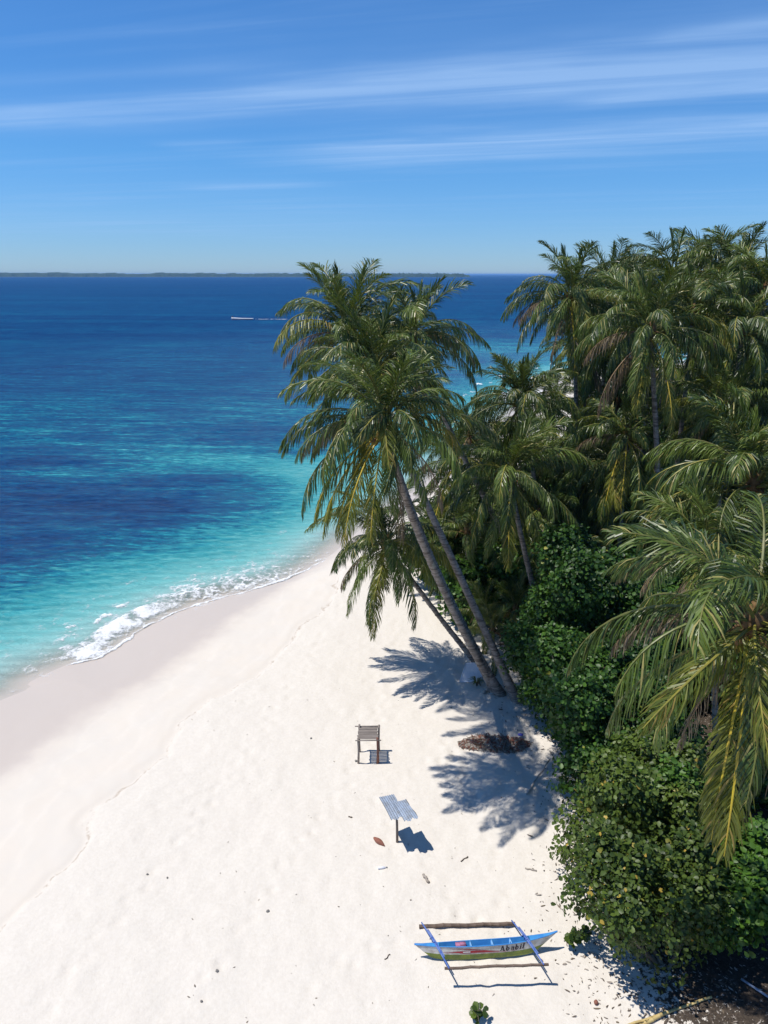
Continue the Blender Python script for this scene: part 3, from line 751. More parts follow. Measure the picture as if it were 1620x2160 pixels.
for py, y in ((700, 47), (770, 44), (850, 42), (930, 40), (1010, 38), (1090, 37), (1170, 36.5)):
    for px in range(975 if py > 900 else 1225, 1660, 80):
        qx, qy, yy = px + rg.uniform(-30, 30), py + rg.uniform(-35, 35), y + rg.uniform(-3, 4)
        if qx < 1215 and qy < 880 or abs(qx - 1380) < 62 and 740 < qy: continue
        c = at_y(qx, qy, yy)
        palm(GL, (c.x + rg.uniform(-0.3, 1.2), yy + rg.uniform(0, 1.5), 0), c, None, 21, k, 0.92, GROVE, 0, yellow=(rg.choice((245, 290, 265)),) if k % 4 == 0 else (), greyed=(rg.uniform(150, 330),) if k % 3 == 0 else (), coco=0)
        k += 1
for px, py, y in ((1168, 862, 52), (1236, 838, 57), (1130, 930, 44)):
    c = at_y(px, py, y); palm(GL, (c.x + .4, y + .6, 0), c, None, 20, k, 0.95, GROVE, 0, coco=0); k += 1
YG = 'young palms in the shade of the grove'
for (px, py, y, s) in ((1020, 1290, 31, 0.5), (1088, 1285, 30, 0.55), (1185, 1190, 31, 0.7), (1000, 1180, 36, 0.7), (960, 1230, 38, 0.6), (1110, 1180, 34, 0.7), (1040, 1330, 29, 0.42), (935, 1160, 36, 0.7), (905, 1120, 41, 0.75), (985, 1120, 34, 0.7)):
    c = at_y(px, py, y)
    palm('young palm with short trunk growing in the shade under the tall grove', (c.x + 0.2, y + 0.2, 0), c, None, 15, k, s, YG, 0, coco=0, yellow=(270,) if s < 0.6 else (), name='young_palm',
         mix=(('spear', 0.1), ('young', 0.45), ('mid', 0.8), ('level', 1.01))); k += 1

# ------------------------------------------------------------------ broadleaf bushes
def leaf_geo(mb, M, s, r):
    """one round leathery leaf with a folded midrib, 8 triangles"""
    b = len(mb.v)
    mb.v.append(M @ Vector((0, 0, 0)))
    for x, y, z in ((0.42, 0.34, 0.07), (0.85, 0.40, 0.05), (1.10, 0.0, -0.08)):
        mb.v.append(M @ Vector((x * s, y * s, z * s)))
    for x, y, z in ((0.85, -0.40, 0.05), (0.42, -0.34, 0.07)):
        mb.v.append(M @ Vector((x * s, y * s, z * s)))
    mb.v.append(M @ Vector((0.55 * s, 0, 0)))
    for a, c in ((0, 1), (1, 2), (2, 3), (3, 4), (4, 5), (5, 0)): mb.face((b + a, b + c, b + 6), 0, r)
LEAFM = []
for mm in (M_BUSH, M_BUSH2):
    for r in (0.2, 0.5, 0.8, 0.99):
        q = MB(); leaf_geo(q, Matrix.Identity(4), 1.0, r)
        LEAFM.append(mesh('leaf', q.v, q.f, [mm], None, True, {'rnd': ('FACE', q.r)}))
def bush(label, c, rx, ry, h, seed, nclus, mat, group=None, parts=0, leaf=0.17, name='shrub', lobes=5, cat='bush', floor=0.12):
    rd = random.Random(seed)
    base = Vector((c[0], c[1], gz(c[0], c[1])))
    root = empty(name, base); tag(root, label, cat, group)
    lob = [(Vector((rd.uniform(-.85, .85) * rx, rd.uniform(-.85, .85) * ry, rd.uniform(.20, .85) * h)), rd.uniform(.22, .50)) for _ in range(lobes)]
    lob.append((Vector((0, 0, h * 0.42)), 0.72))
    st = MB()
    for k in range(9):
        q, _r = rd.choice(lob); a = Vector((rd.uniform(-.3, .3), rd.uniform(-.3, .3), -0.1))
        st.tube([a, a.lerp(q, .5) + Vector((rd.uniform(-.2, .2), rd.uniform(-.2, .2), 0)), q, q * 1.2 + Vector((rd.uniform(-.3, .3), rd.uniform(-.3, .3), .1))], [.06, .045, .03, .012], 6)
    st.build('stem', M_STEM, root)
    fo = MB(); tips = []; cand = []
    for k in range(int(nclus * 1.45)):
        q, rr = rd.choice(lob)
        v = Vector((rd.gauss(0, 1), rd.gauss(0, 1), rd.gauss(0.25, 1))).normalized()
        p = q + Vector((v.x * rx, v.y * ry, v.z * h * 0.62)) * rr * rd.uniform(0.55, 1.12)
        if k % 9 == 0: p += v * rd.uniform(0.1, 0.42)
        if p.z < floor: p.z = floor + rd.uniform(0, 0.5)
        nl = rd.randint(6, 10)
        for i in range(nl):
            az = i * 2.4 + rd.uniform(-.5, .5); el = rd.uniform(-0.5, 0.75)
            dirv = (Vector((math.cos(az) * math.cos(el), math.sin(az) * math.cos(el), math.sin(el))) + v * 0.55).normalized()
            off = dirv * rd.uniform(0.03, 0.20)
            nrm = (v * 0.7 + Vector((rd.gauss(0, .7), rd.gauss(0, .7), 0.48))).normalized()
            X = (dirv - nrm * dirv.dot(nrm)).normalized(); Yv = nrm.cross(X)
            M = Matrix(((X.x, Yv.x, nrm.x, p.x + off.x), (X.y, Yv.y, nrm.y, p.y + off.y), (X.z, Yv.z, nrm.z, p.z + off.z), (0, 0, 0, 1)))
            s = leaf * 0.88 * rd.uniform(0.55, 1.25)
            vis = (-v.y) + 0.9 * v.z - 0.6 * v.x + p.z / h
            cand.append((vis, M, s, rd.random()))
    cand.sort(key=lambda q: -q[0])
    pick = set(rd.sample(range(min(len(cand), parts * 5)), parts)) if parts else set()
    off = 0 if mat is M_BUSH else 4
    for i, (vis, M, s, r) in enumerate(cand):
        if i in pick: link('leaf', LEAFM[off + (3 if r > 0.985 else 2 if r > .66 else 1 if r > .33 else 0)], root, M @ Matrix.Scale(s, 4))
        else: leaf_geo(fo, M, s, r)
    f = fo.build('foliage', mat, root); f['kind'] = 'stuff'
    return root
bush('tall rounded green bush beside the palm with the slanting trunk', (9.7, 27.6), 2.9, 2.2, 7.0, 1, 1500, M_BUSH, leaf=0.18, lobes=8)
bush('glossy dark green bush spilling over the bases of the leaning palms', (7.4, 26.9), 2.2, 1.7, 5.2, 2, 1200, M_BUSH, parts=140, leaf=0.17, lobes=7)
bush('dark green bush between the leaning palm bases and the debris heap', (7.0, 23.9), 2.0, 1.8, 4.5, 3, 1200, M_BUSH, parts=200, leaf=0.17, lobes=7)
bush('tallest dark bush packed behind the pale leaning pole', (9.2, 23.2), 2.2, 2.0, 5.2, 12, 1100, M_BUSH, parts=60, leaf=0.17, lobes=7)
bush('broad dark bush overhanging the pale pole leaning on the sand', (8.0, 20.7), 2.2, 1.9, 4.2, 4, 1300, M_BUSH, parts=220, leaf=0.16, lobes=7)
bush('olive green bush in front of the hanging frond tips of the huge near palm', (7.6, 17.5), 1.9, 1.9, 3.7, 5, 1200, M_BUSH2, parts=260, leaf=0.15, lobes=8)
bush('lowest olive bush with scattered yellow leaves behind the canoe bow', (7.0, 13.9), 1.75, 1.6, 3.9, 6, 1400, M_BUSH2, parts=280, leaf=0.14, lobes=9, floor=0.45)
bush('shaded bush with large fresh green leaves above the blue pipe', (9.9, 14.7), 1.9, 1.3, 3.4, 7, 1000, M_BUSH, parts=200, leaf=0.18, lobes=7, floor=1.0)
bush('dark bush in the shadow below the huge near palm', (9.6, 17.8), 1.8, 1.6, 3.3, 8, 900, M_BUSH, parts=100, leaf=0.16)
UG = 'undergrowth bushes in the shade of the grove'
src = bush('dark undergrowth bush between the palm trunks of the grove', (11.5, 33), 2.2, 2.0, 3.2, 9, 520, M_BUSH, UG, leaf=0.22)
for (x, y, s) in ((4.6, 33.2, 1.15), (3.9, 37, 1.2), (6.4, 35.2, 1.3), (5.0, 40.5, 1.2), (8.2, 44, 1.0), (6.9, 31.5, .7), (8.5, 34, .8), (12, 26.5, 1.2), (14.5, 30, 1.2), (7.8, 39, 1), (11, 42, 1.2), (16, 36, 1.3), (15, 24, 1.2), (13, 20, 1.1), (18, 28, 1.4), (20, 36, 1.5), (15, 46, 1.3), (20, 46, 1.5), (25, 44, 1.5), (12.5, 52, 1.2), (18, 62, 1.3), (26, 78, 1.5), (34, 98, 1.6), (24, 56, 1.5), (40, 112, 1.8), (30, 72, 1.7), (38, 88, 1.8)):
    o = src.copy(); COL.objects.link(o); o.location = (x, y, gz(x, y)); o.rotation_euler = (0, 0, x * 3 + y); o.scale = (s, s, s)
    for ch in src.children:
        c2 = ch.copy(); COL.objects.link(c2); c2.parent = o
def sprig(label, p, pts, n, leaf, seed, name='leafy_branch', cat='branch'):
    rd = random.Random(seed); root = empty(name, p); tag(root, label, cat)
    st = MB(); st.tube(pts, [0.018 - 0.012 * i / (len(pts) - 1) for i in range(len(pts))], 5); st.build('stem', M_STEM, root)
    for i in range(n):
        t = rd.uniform(0.25, 1.0) * (len(pts) - 1); j = min(int(t), len(pts) - 2); q = Vector(pts[j]).lerp(Vector(pts[j + 1]), t - j)
        nrm = Vector((rd.gauss(0, .4), rd.gauss(-.3, .4), 1)).normalized(); az = rd.uniform(0, 6.28)
        X = Vector((math.cos(az), math.sin(az), 0.1)); X = (X - nrm * X.dot(nrm)).normalized(); Yv = nrm.cross(X)
        M = Matrix(((X.x, Yv.x, nrm.x, q.x), (X.y, Yv.y, nrm.y, q.y), (X.z, Yv.z, nrm.z, q.z), (0, 0, 0, 1)))
        link('leaf', LEAFM[4 + rd.randint(0, 2)], root, M @ Matrix.Scale(leaf * rd.uniform(.8, 1.2), 4))
    return root
p = on_ground(1235, 2000); sprig('leafy branch tip reaching out of the bush to the canoe bow', p, [(0.25, 0.1, 0.6), (0, 0, 0.55), (-0.25, -0.02, 0.45), (-0.45, -0.05, 0.30)], 36, 0.19, 3)
p = on_ground(1008, 2166); sprig('small round leaved seedling at the bottom edge, nearest the camera', p, [(0, 0, 0), (0.02, 0.02, 0.12), (0.0, 0.05, 0.28), (-0.10, 0.12, 0.36), (0.14, 0.16, 0.34)], 24, 0.16, 4, 'seedling', 'plant')

# ------------------------------------------------------------------ outrigger canoe
def canoe():
    M_W = simple('hull_white', (0.64, 0.62, 0.57), (0.42, 0.38, 0.32), 7, 0.5, 0.4)
    M_G = simple('hull_green', (0.24, 0.28, 0.045), (0.12, 0.16, 0.04), 7, 0.55, 0.3)
    M_B = simple('hull_blue', (0.03, 0.18, 0.48), (0.05, 0.25, 0.55), 4, 0.5, 0.4)
    M_P = simple('pole_blue', (0.05, 0.11, 0.36), (0.13, 0.20, 0.44), 8, 0.55, 0.3)
    M_BAM = simple('bamboo_brown', (0.10, 0.072, 0.055), (0.19, 0.14, 0.11), 5, 0.75, 0.2, 0.3, (0.4, 4, 4))
    M_R = simple('stripe_red', (0.38, 0.02, 0.03), (0.30, 0.015, 0.025), 5, 0.5)
    M_K = simple('letter_black', (0.02, 0.015, 0.02), (0.03, 0.02, 0.03), 5, 0.5)
    M_WH = simple('stripe_white', (0.75, 0.74, 0.70), (0.7, 0.69, 0.66), 5, 0.5)
    M_PK = simple('faded_pink_cloth', (0.42, 0.17, 0.25), (0.30, 0.13, 0.22), 8, 0.9)
    M_LB = simple('rib_light_blue', (0.22, 0.45, 0.72), (0.16, 0.36, 0.62), 8, 0.6)
    org = on_ground(1027, 2021)
    root = empty('outrigger_canoe', org); tag(root, 'small blue and white outrigger canoe with green bottom beached on the sand', 'canoe')
    HL = 1.90; roll = Matrix.Rotation(R(-19), 4, 'X') ; head = Matrix.Rotation(R(4.0), 4, 'Z')
    T = head @ roll
    def ends(u, tip, pw): return max(0.0, 1 - abs(u) ** pw)
    def sheer(u): return 0.405 + (0.17 * max(0, u) ** 2.6 + 0.07 * max(0, -u) ** 2.4)
    def keel(u): return 0.02 + 0.10 * abs(u) ** 3
    def half(u): return 0.125 * max(0.0, 1 - abs(u) ** 2.3) + 0.004
    def pt(u, v, side, off=0.0):
        """v: 0 keel, .38 chine, 1 gunwale; the ends rake out towards the gunwale"""
        zz = keel(u) + (sheer(u) - keel(u)) * v
        rake = 1 - (1 - v) * (0.30 if u > 0 else 0.22) * abs(u) ** 1.5
        w = half(u) * (0.42 + 0.58 * min(1, v / 0.40) ** 0.8 if v < 0.40 else 1.0 + 0.12 * (v - 0.4)) * (0.55 + 0.45 * v if v > 0.4 else 0.73)
        return T @ Vector((u * HL * rake, side * (w + off), zz))
    N = 30
    def shell(v0, v1, nv, name, mat, off=0.0, sides=(-1, 1), close=False):
        mb = MB()
        for s in sides:
            b = len(mb.v)
            for i in range(N + 1):
                u = -1 + 2 * i / N
                for j in range(nv + 1): mb.v.append(pt(u, v0 + (v1 - v0) * j / nv, s, off))
            for i in range(N):
                for j in range(nv):
                    a = b + i * (nv + 1) + j; q = (a, a + nv + 1, a + nv + 2, a + 1)
                    mb.face(q if s < 0 else q[::-1])
            if close and s < 0:
                pass
        return mb
    h = shell(0.42, 1.0, 6, 'hull', M_W); h.build('hull', M_W, root)
    bt = shell(0.0, 0.42, 4, 'bottom', M_G)
    nb = (N + 1) * 5
    for i in range(N): bt.face((i * 5, nb + i * 5, nb + (i + 1) * 5, (i + 1) * 5))
    bt.build('bottom', M_G, root)
    inn = MB()
    for s in (-1, 1):
        b = len(inn.v)
        for i in range(N + 1):
            u = -1 + 2 * i / N
            for v in (1.0, 0.75, 0.35): inn.v.append(pt(u, v, s, -0.022 if half(u) > .03 else -half(u) * .5))
        for i in range(N):
            for j in range(2):
                a = b + i * 3 + j; q = (a, a + 1, a + 4, a + 3); inn.face(q if s < 0 else q[::-1])
    for i in range(N): inn.face((i * 3 + 2, (N + 1) * 3 + i * 3 + 2, (N + 1) * 3 + (i + 1) * 3 + 2, (i + 1) * 3 + 2))
    inn.build('inner_hull', M_B, root)
    # raised blue end decks and gunwale rails
    for s0, s1 in ((-1.0, -0.66), (0.60, 1.0)):
        dk = MB(); n = 10
        for i in range(n + 1):
            u = s0 + (s1 - s0) * i / n
            a, c = pt(u, 1.0, -1, 0.004), pt(u, 1.0, 1, 0.004); up = T.to_3x3() @ Vector((0, 0, 0.022))
            dk.v += [a + up * .5, (a + c) / 2 + up * 1.6, c + up * .5]
        for i in range(n):
            for j in range(2): a = i * 3 + j; dk.face((a, a + 3, a + 4, a + 1))
        dk.build('end_deck', M_B, root)
    for s in (-1, 1):
        g = MB(); g.tube([pt(-1 + 2 * i / 24, 1.0, s, 0.0) for i in range(25)], 0.014, 6); g.build('gunwale', M_B, root)
    for u in (-0.22, 0.08, 0.34):
        rb = MB()
        rb.tube([pt(u, .35, 1, -.03), pt(u, .98, 1, -.03)], 0.016, 6); rb.tube([pt(u, .98, -1, -.02), pt(u, .98, 1, -.02)], 0.016, 6)
        rb.build('rib', M_LB, root)
    pk = MB(); pk.box(T @ Matrix.Translation((-0.36 * HL, 0.02, 0.36)), 0.26, 0.16, 0.10); pk.box(T @ Matrix.Translation((-0.33 * HL, 0.0, 0.42)), 0.15, 0.12, 0.03)
    o = pk.build('cargo', M_PK, None); o.location = org; o.name = 'cloth_bundle'; tag(o, 'faded pink cloth bundle lying inside the blue canoe', 'bundle')
    # painted marks on the near side
    def strip(poly, off, n=1):
        mb = MB()
        for (u0, lo0, hi0), (u1, lo1, hi1) in zip(poly[:-1], poly[1:]):
            b = len(mb.v); mb.v += [pt(u0, lo0, -1, off), pt(u1, lo1, -1, off), pt(u1, hi1, -1, off), pt(u0, hi0, -1, off)]; mb.face((b, b + 1, b + 2, b + 3))
        return mb
    s1 = [(-0.62, .60, .605), (-0.50, .57, .62), (-0.40, .54, .66), (-0.33, .52, .68), (-0.24, .52, .69), (-0.15, .52, .675), (-0.02, .52, .62), (0.12, .51, .55), (0.26, .50, .51)]
    strip(s1, 0.004).build('red_stripe', M_R, root)
    s2 = [(-0.52, .83, .835), (-0.40, .82, .86), (-0.28, .78, .84), (-0.12, .69, .745), (0.02, .60, .635), (0.16, .54, .56)]
    strip(s2, 0.004).build('red_stripe', M_R, root)
    s3 = [(-0.86, .62, .625), (-0.6, .52, .545), (-0.3, .455, .475), (0.1, .44, .46), (0.4, .47, .485), (0.7, .53, .535)]
    strip(s3, 0.003).build('red_stripe', M_R, root)
    strip([(-0.345, .57, .64), (-0.24, .57, .65)], 0.007).build('white_patch', M_WH, root)
    # the name, in heavy slab serif capitals and small letters
    def rect(x0, y0, x1, y1): return [(x0, y0), (x1, y0), (x1, y1), (x0, y1)]
    def quad(*p): return list(p)
    def bowl(cx, cy, rx, ry, w, a0, a1, n=8):
        out = []
        for i in range(n):
            a, b = R(a0 + (a1 - a0) * i / n), R(a0 + (a1 - a0) * (i + 1) / n)
            out.append([(cx + rx * math.cos(a), cy + ry * math.sin(a)), (cx + rx * math.cos(b), cy + ry * math.sin(b)), (cx + (rx - w) * math.cos(b), cy + (ry - w * .55) * math.sin(b)), (cx + (rx - w) * math.cos(a), cy + (ry - w * .55) * math.sin(a))])
        return out
    # heavy stems
    GL_ = {'A': (0.80, [quad((.04, 0), (.18, 0), (.44, 1), (.30, 1)), quad((.54, 0), (.74, 0), (.50, 1), (.32, 1)), rect(.20, .30, .58, .38), rect(0, 0, .24, .07), rect(.46, 0, .80, .07)]),
           'b': (0.66, [rect(.06, 0, .28, 1), rect(0, .93, .2, 1)] + bowl(.30, .33, .34, .34, .22, -180, 180)),
           'a': (0.62, [rect(.36, 0, .58, .62), rect(.5, 0, .64, .07)] + bowl(.28, .22, .27, .23, .15, 0, 360) + bowl(.30, .50, .25, .17, .14, 0, 170)),
           'i': (0.36, [rect(.06, 0, .30, .62), rect(0, 0, .36, .07), rect(0, .55, .2, .62), rect(.08, .76, .27, .94)]),
           'l': (0.36, [rect(.06, 0, .30, 1), rect(0, 0, .36, .07), rect(0, .93, .2, 1)])}
    x = 0.0; k = 0.092
    for chh in 'Ababil':
        w, polys = GL_[chh]; mb = MB()
        for q in polys:
            b = len(mb.v)
            for (gx, gy) in q: mb.v.append(pt(0.175 + (x + gx) * k, 0.52 + gy * 0.38, -1, 0.006))
            mb.face((b, b + 1, b + 2, b + 3))
        mb.build('letter', M_K, root, False); x += w + 0.10
    # floats and cross poles: far float on the sand, near float held up
    loc = lambda q: q - org
    fa, fb = at_y(884, 1957, on_ground(884, 1960).y), at_y(1086, 1953, on_ground(1086, 1957).y)
    fa = on_ground(884, 1957) + Vector((0, 0, .06)); fb = on_ground(1086, 1953) + Vector((0, 0, .07))
    na, nb_ = at_z(938, 2043, 0.64), at_z(1157, 2034, 0.68)
    rd = random.Random(4)
    def bam(a, b, r, name='float'):
        mb = MB(); n = 12
        pts = [a.lerp(b, i / n) + Vector((0, rd.uniform(-.012, .012), rd.uniform(-.008, .008))) for i in range(n + 1)]
        pp, rr = [], []
        for i in range(n):
            for t in (0.0, 0.06, 0.94): pp.append(pts[i].lerp(pts[i + 1], t)); rr.append(r * (1.14 if t == 0 else 0.97))
        pp.append(pts[-1]); rr.append(r); mb.tube([loc(q) for q in pp], rr, 8); return mb.build(name, M_BAM, root)
    bam(fa, fb, 0.050); bam(na, nb_, 0.034)
    for (pa, mid, pb) in (((890, 1956), (918, 1991), (947, 2041)), ((1080, 1953), (1108, 1990), (1146, 2035))):
        t0 = (pa[0] - 884) / (1086 - 884); a = fa.lerp(fb, t0) + Vector((-.01, .05, .07))
        t1 = (pb[0] - 938) / (1157 - 938); b = na.lerp(nb_, t1) + Vector((0, -.04, .05))
        c = (a + b) / 2; c.z = max(c.z, 0.52)
        ln = MB(); n = 10
        pts = []
        for i in range(n + 1):
            t = i / n; q = a.lerp(b, t); q.z += 0.05 * (4 * t * (1 - t)); pts.append(loc(q))
        ln.tube(pts, [0.022 - 0.003 * abs(i - 5) / 5 for i in range(n + 1)], 8); ln.build('outrigger_pole', M_P, root)
        sp = MB(); sp.tube([q + Vector((0.035, 0.0, 0.02)) for q in pts[2:9]], 0.016, 7); sp.build('pole_splint', M_P, root)
        for i in (4, 5):
            la = MB(); q = pts[i]
            la.tube([q + Vector((-.05, .02, -.05)), q + Vector((0, 0, .05)), q + Vector((.06, -.01, -.04)), q + Vector((0.0, -.02, -.09))], 0.018, 6); la.build('lashing', M_P, root)
canoe()

# ------------------------------------------------------------------ slatted wooden table
def table():
    M_WD = simple('weathered_wood', (0.20, 0.165, 0.14), (0.30, 0.26, 0.23), 6, 0.85, 0.15, 0.4, (1, 1, 1))
    M_SL = simple('grey_slat', (0.27, 0.235, 0.21), (0.19, 0.165, 0.145), 5, 0.9, 0.1, 0.4, (0.5, 5, 5))
    M_RD = simple('reddish_wood', (0.25, 0.11, 0.075), (0.18, 0.085, 0.06), 6, 0.8)
    fl, fr = on_ground(756, 1608), on_ground(796, 1612)
    org = (fl + fr) / 2; root = empty('slatted_table', org); tag(root, 'weathered slatted wooden table on four tall legs standing alone on sand', 'table')
    rd = random.Random(2)
    wx = (fr.x - fl.x) / 2; dp = 0.66; H = 1.06
    for x, y, top, m in ((-wx, 0, H + .05, M_WD), (wx, 0, H + .05, M_RD), (-wx + .03, dp, H + .14, M_WD), (wx + .06, dp, H + .12, M_WD)):
        g = gz(org.x + x, org.y + y) - org.z - .08
        mb = MB(); mb.tube([(x, y, g), (x + rd.uniform(-.02, .02), y, H / 2), (x, y, top)], [0.042, 0.038, 0.036], 8); mb.build('leg', M_WD if m is M_WD else m, root)
    mb = MB(); mb.tube([(wx + .045, .03, gz(org.x + wx, org.y) - org.z - .06), (wx + .02, .05, H - .02)], 0.03, 7); mb.build('brace', M_RD, root)
    mb = MB(); mb.tube([(-wx - .10, -.035, H - .05), (wx + .14, -.03, H - .04)], 0.022, 7); mb.build('rail', M_SL, root)
    mb = MB(); mb.tube([(-wx - .14, dp + .035, H + .04), (wx + .10, dp + .035, H + .05)], 0.024, 7); mb.build('rail', M_WD, root)
    for s in (-1, 1):
        mb = MB(); mb.tube([(s * wx * .93, -.02, H - .055), (s * wx * .93, dp + .02, H - .02)], 0.022, 6); mb.build('side_rail', M_WD, root)
    for i in range(9):
        y = 0.035 + (dp - .05) * i / 8
        mb = MB(); mb.box(Matrix.Translation((rd.uniform(-.012, .02), y, H - 0.015 + .03 * i / 8 + rd.uniform(-.004, .004))) @ Matrix.Rotation(rd.uniform(-.02, .02), 4, 'Z'), 2 * wx + .02 + rd.uniform(-.04, .06), 0.062, 0.022)
        mb.build('slat', M_SL, root, False)
table()

# ------------------------------------------------------------------ sheet metal sun shade on a post
def shade():
    m, t, b, o = new_mat('corrugated_metal')
    co = t.coord('Object'); n = t.noise(co, 5, 5, 0.65)
    t.put(b.inputs['Base Color'], t.mix(t.smooth(n, .35, .7), (0.27, 0.33, 0.42), (0.20, 0.22, 0.25)))
    b.inputs['Metallic'].default_value = 0.35; b.inputs['Roughness'].default_value = 0.5
    M_WD = simple('post_wood', (0.15, 0.12, 0.10), (0.22, 0.18, 0.15), 6, 0.85, 0.15, 0.4)
    org = on_ground(838, 1776); root = empty('sun_shade', org); tag(root, 'grey corrugated metal sheets on a single wooden post shading the sand', 'sunshade')
    H = 1.24
    mb = MB(); mb.tube([(0, 0, -.1), (-.01, 0, .6), (-.03, .02, H)], [.042, .038, .036], 8); mb.build('post', M_WD, root)
    for (x, y, z, w, l, rz) in ((-0.16, 0.10, H + .03, 0.52, 0.98, 24), (0.24, -.02, H + .01, 0.48, 0.82, 26)):
        mb = MB(); nu, nv = 40, 4
        M = Matrix.Translation((x, y, z)) @ Matrix.Rotation(R(rz), 4, 'Z') @ Matrix.Rotation(R(7), 4, 'X') @ Matrix.Rotation(R(4), 4, 'Y')
        for sgn in (0, 1):
            for j in range(nv + 1):
                for i in range(nu + 1):
                    u = i / nu; v = j / nv
                    sag = 0.03 * math.sin(v * 3 + u * 2)
                    mb.v.append(M @ Vector(((u - .5) * w + 0.03 * math.sin(v * 9) * (u > .98), (v - .5) * l + 0.04 * math.sin(u * 13) * (v < .01), 0.018 * math.cos(u * w / 0.076 * 2 * math.pi) + sag + 0.003 * sgn)))
        q = (nu + 1) * (nv + 1)
        for j in range(nv):
            for i in range(nu):
                a = j * (nu + 1) + i; mb.face((a, a + nu + 1, a + nu + 2, a + 1)); mb.face((q + a, q + a + 1, q + a + nu + 2, q + a + nu + 1))
        mb.build('roof_sheet', m, root)
    mb = MB(); mb.tube([(-.30, .02, H - .03), (.34, .0, H - .03)], 0.022, 6); mb.build('cross_arm', M_WD, root)
shade()

# ------------------------------------------------------------------ things lying on the beach
M_STICK = simple('driftwood', (0.24, 0.20, 0.165), (0.34, 0.30, 0.26), 6, 0.9, 0.1, 0.4)
M_DARK = simple('dark_debris', (0.07, 0.055, 0.045), (0.14, 0.11, 0.085), 9, 0.9, 0.1, 0.3)
M_BAMY = simple('bamboo_yellow', (0.52, 0.40, 0.17), (0.40, 0.29, 0.12), 4, 0.6, 0.3, 0.2)
M_PALE = simple('bleached_wood', (0.46, 0.42, 0.37), (0.36, 0.32, 0.28), 5, 0.85, 0.2, 0.3)
M_HUSK = simple('reddish_husk', (0.26, 0.11, 0.075), (0.18, 0.08, 0.06), 8, 0.9, 0.1, 0.4)
M_WHITE = simple('white_plastic', (0.72, 0.72, 0.74), (0.62, 0.62, 0.66), 4, 0.45, 0.4)
M_BLUEP = simple('blue_plastic', (0.16, 0.17, 0.62), (0.11, 0.12, 0.5), 5, 0.5, 0.4)
M_ROCK = simple('grey_stone', (0.16, 0.15, 0.14), (0.26, 0.25, 0.23), 7, 0.9, 0.1, 0.5)
M_PIPE = simple('pale_blue_pipe', (0.36, 0.42, 0.52), (0.26, 0.31, 0.40), 5, 0.5, 0.4)
def rod(name, label, cat, a, b, r, mat, group=None, n=8, wob=0.02, knots=0, seed=1, r1=None):
    rd = random.Random(seed); org = Vector(a); mb = MB()
    pts = [Vector(a).lerp(Vector(b), i / n) - org for i in range(n + 1)]
    pts = [p + Vector((rd.uniform(-wob, wob), rd.uniform(-wob, wob), rd.uniform(-wob, wob) * .4)) * (0 < i < n) for i, p in enumerate(pts)]
    rr = [r + ((r1 if r1 is not None else r) - r) * i / n for i in range(n + 1)]
    if knots:
        pp, r2 = [], []
        for i in range(n):
            for t in (0, .05, .95): pp.append(pts[i].lerp(pts[i + 1], t)); r2.append(rr[i] * (1.15 if t == 0 else 1))
        pts, rr = pp + [pts[-1]], r2 + [rr[-1]]
    mb.tube(pts, rr, 8); o = mb.build(name, mat); o.location = org
    return tag(o, label, cat, group)
g = lambda px, py, dz=0.0: on_ground(px, py) + Vector((0, 0, dz))
a = g(1111, 1676, .03); b = at_y(1160, 1602, on_ground(1140, 1640).y + .75)
rod('leaning_pole', 'pale weathered pole leaning from the sand up into the bush', 'pole', a, b, .035, M_PALE, n=6, seed=3, r1=.025)
rod('driftwood_stick', 'short grey brown driftwood stick between the metal shade and the canoe', 'driftwood', g(893, 1846, .03), g(905, 1863, .03), .04, M_STICK, n=5, seed=4)
rod('driftwood_stick', 'thin dark twig lying nearest the short driftwood stick', 'driftwood', g(972, 1818, .015), g(987, 1808, .02), .018, M_DARK, n=5, seed=5)
rod('driftwood_stick', 'slender forked looking stick near the olive bush foot', 'driftwood', g(1108, 1832, .015), g(1132, 1838, .02), .022, M_STICK, n=5, seed=6)
rod('driftwood_stick', 'tiny dark splinter alone on the open sand above the husk', 'driftwood', g(735, 1723, .01), g(743, 1724, .012), .025, M_DARK, n=4, seed=7)
rod('driftwood_stick', 'bent thin twig on the sand beside the canoe stern', 'driftwood', g(811, 2024, .012), g(823, 2014, .02), .013, M_DARK, n=5, seed=8)
rod('bamboo_pole', 'thicker yellow bamboo pole lying half in sun at the shade edge', 'bamboo pole', g(1330, 2176, .05), g(1404, 2139, .06), .045, M_BAMY, n=5, knots=1, wob=.01, seed=9)
rod('bamboo_pole', 'long thin bamboo pole running from sun into dark leaf shade', 'bamboo pole', g(1318, 2168, .04), g(1500, 2106, .05), .032, M_BAMY, n=9, knots=1, wob=.012, seed=10)
rod('pipe', 'straight pale blue pipe in the dark shade under the bushes', 'pipe', g(1563, 2068, .05), g(1650, 2128, .08), .03, M_PIPE, n=4, wob=.002, seed=11)
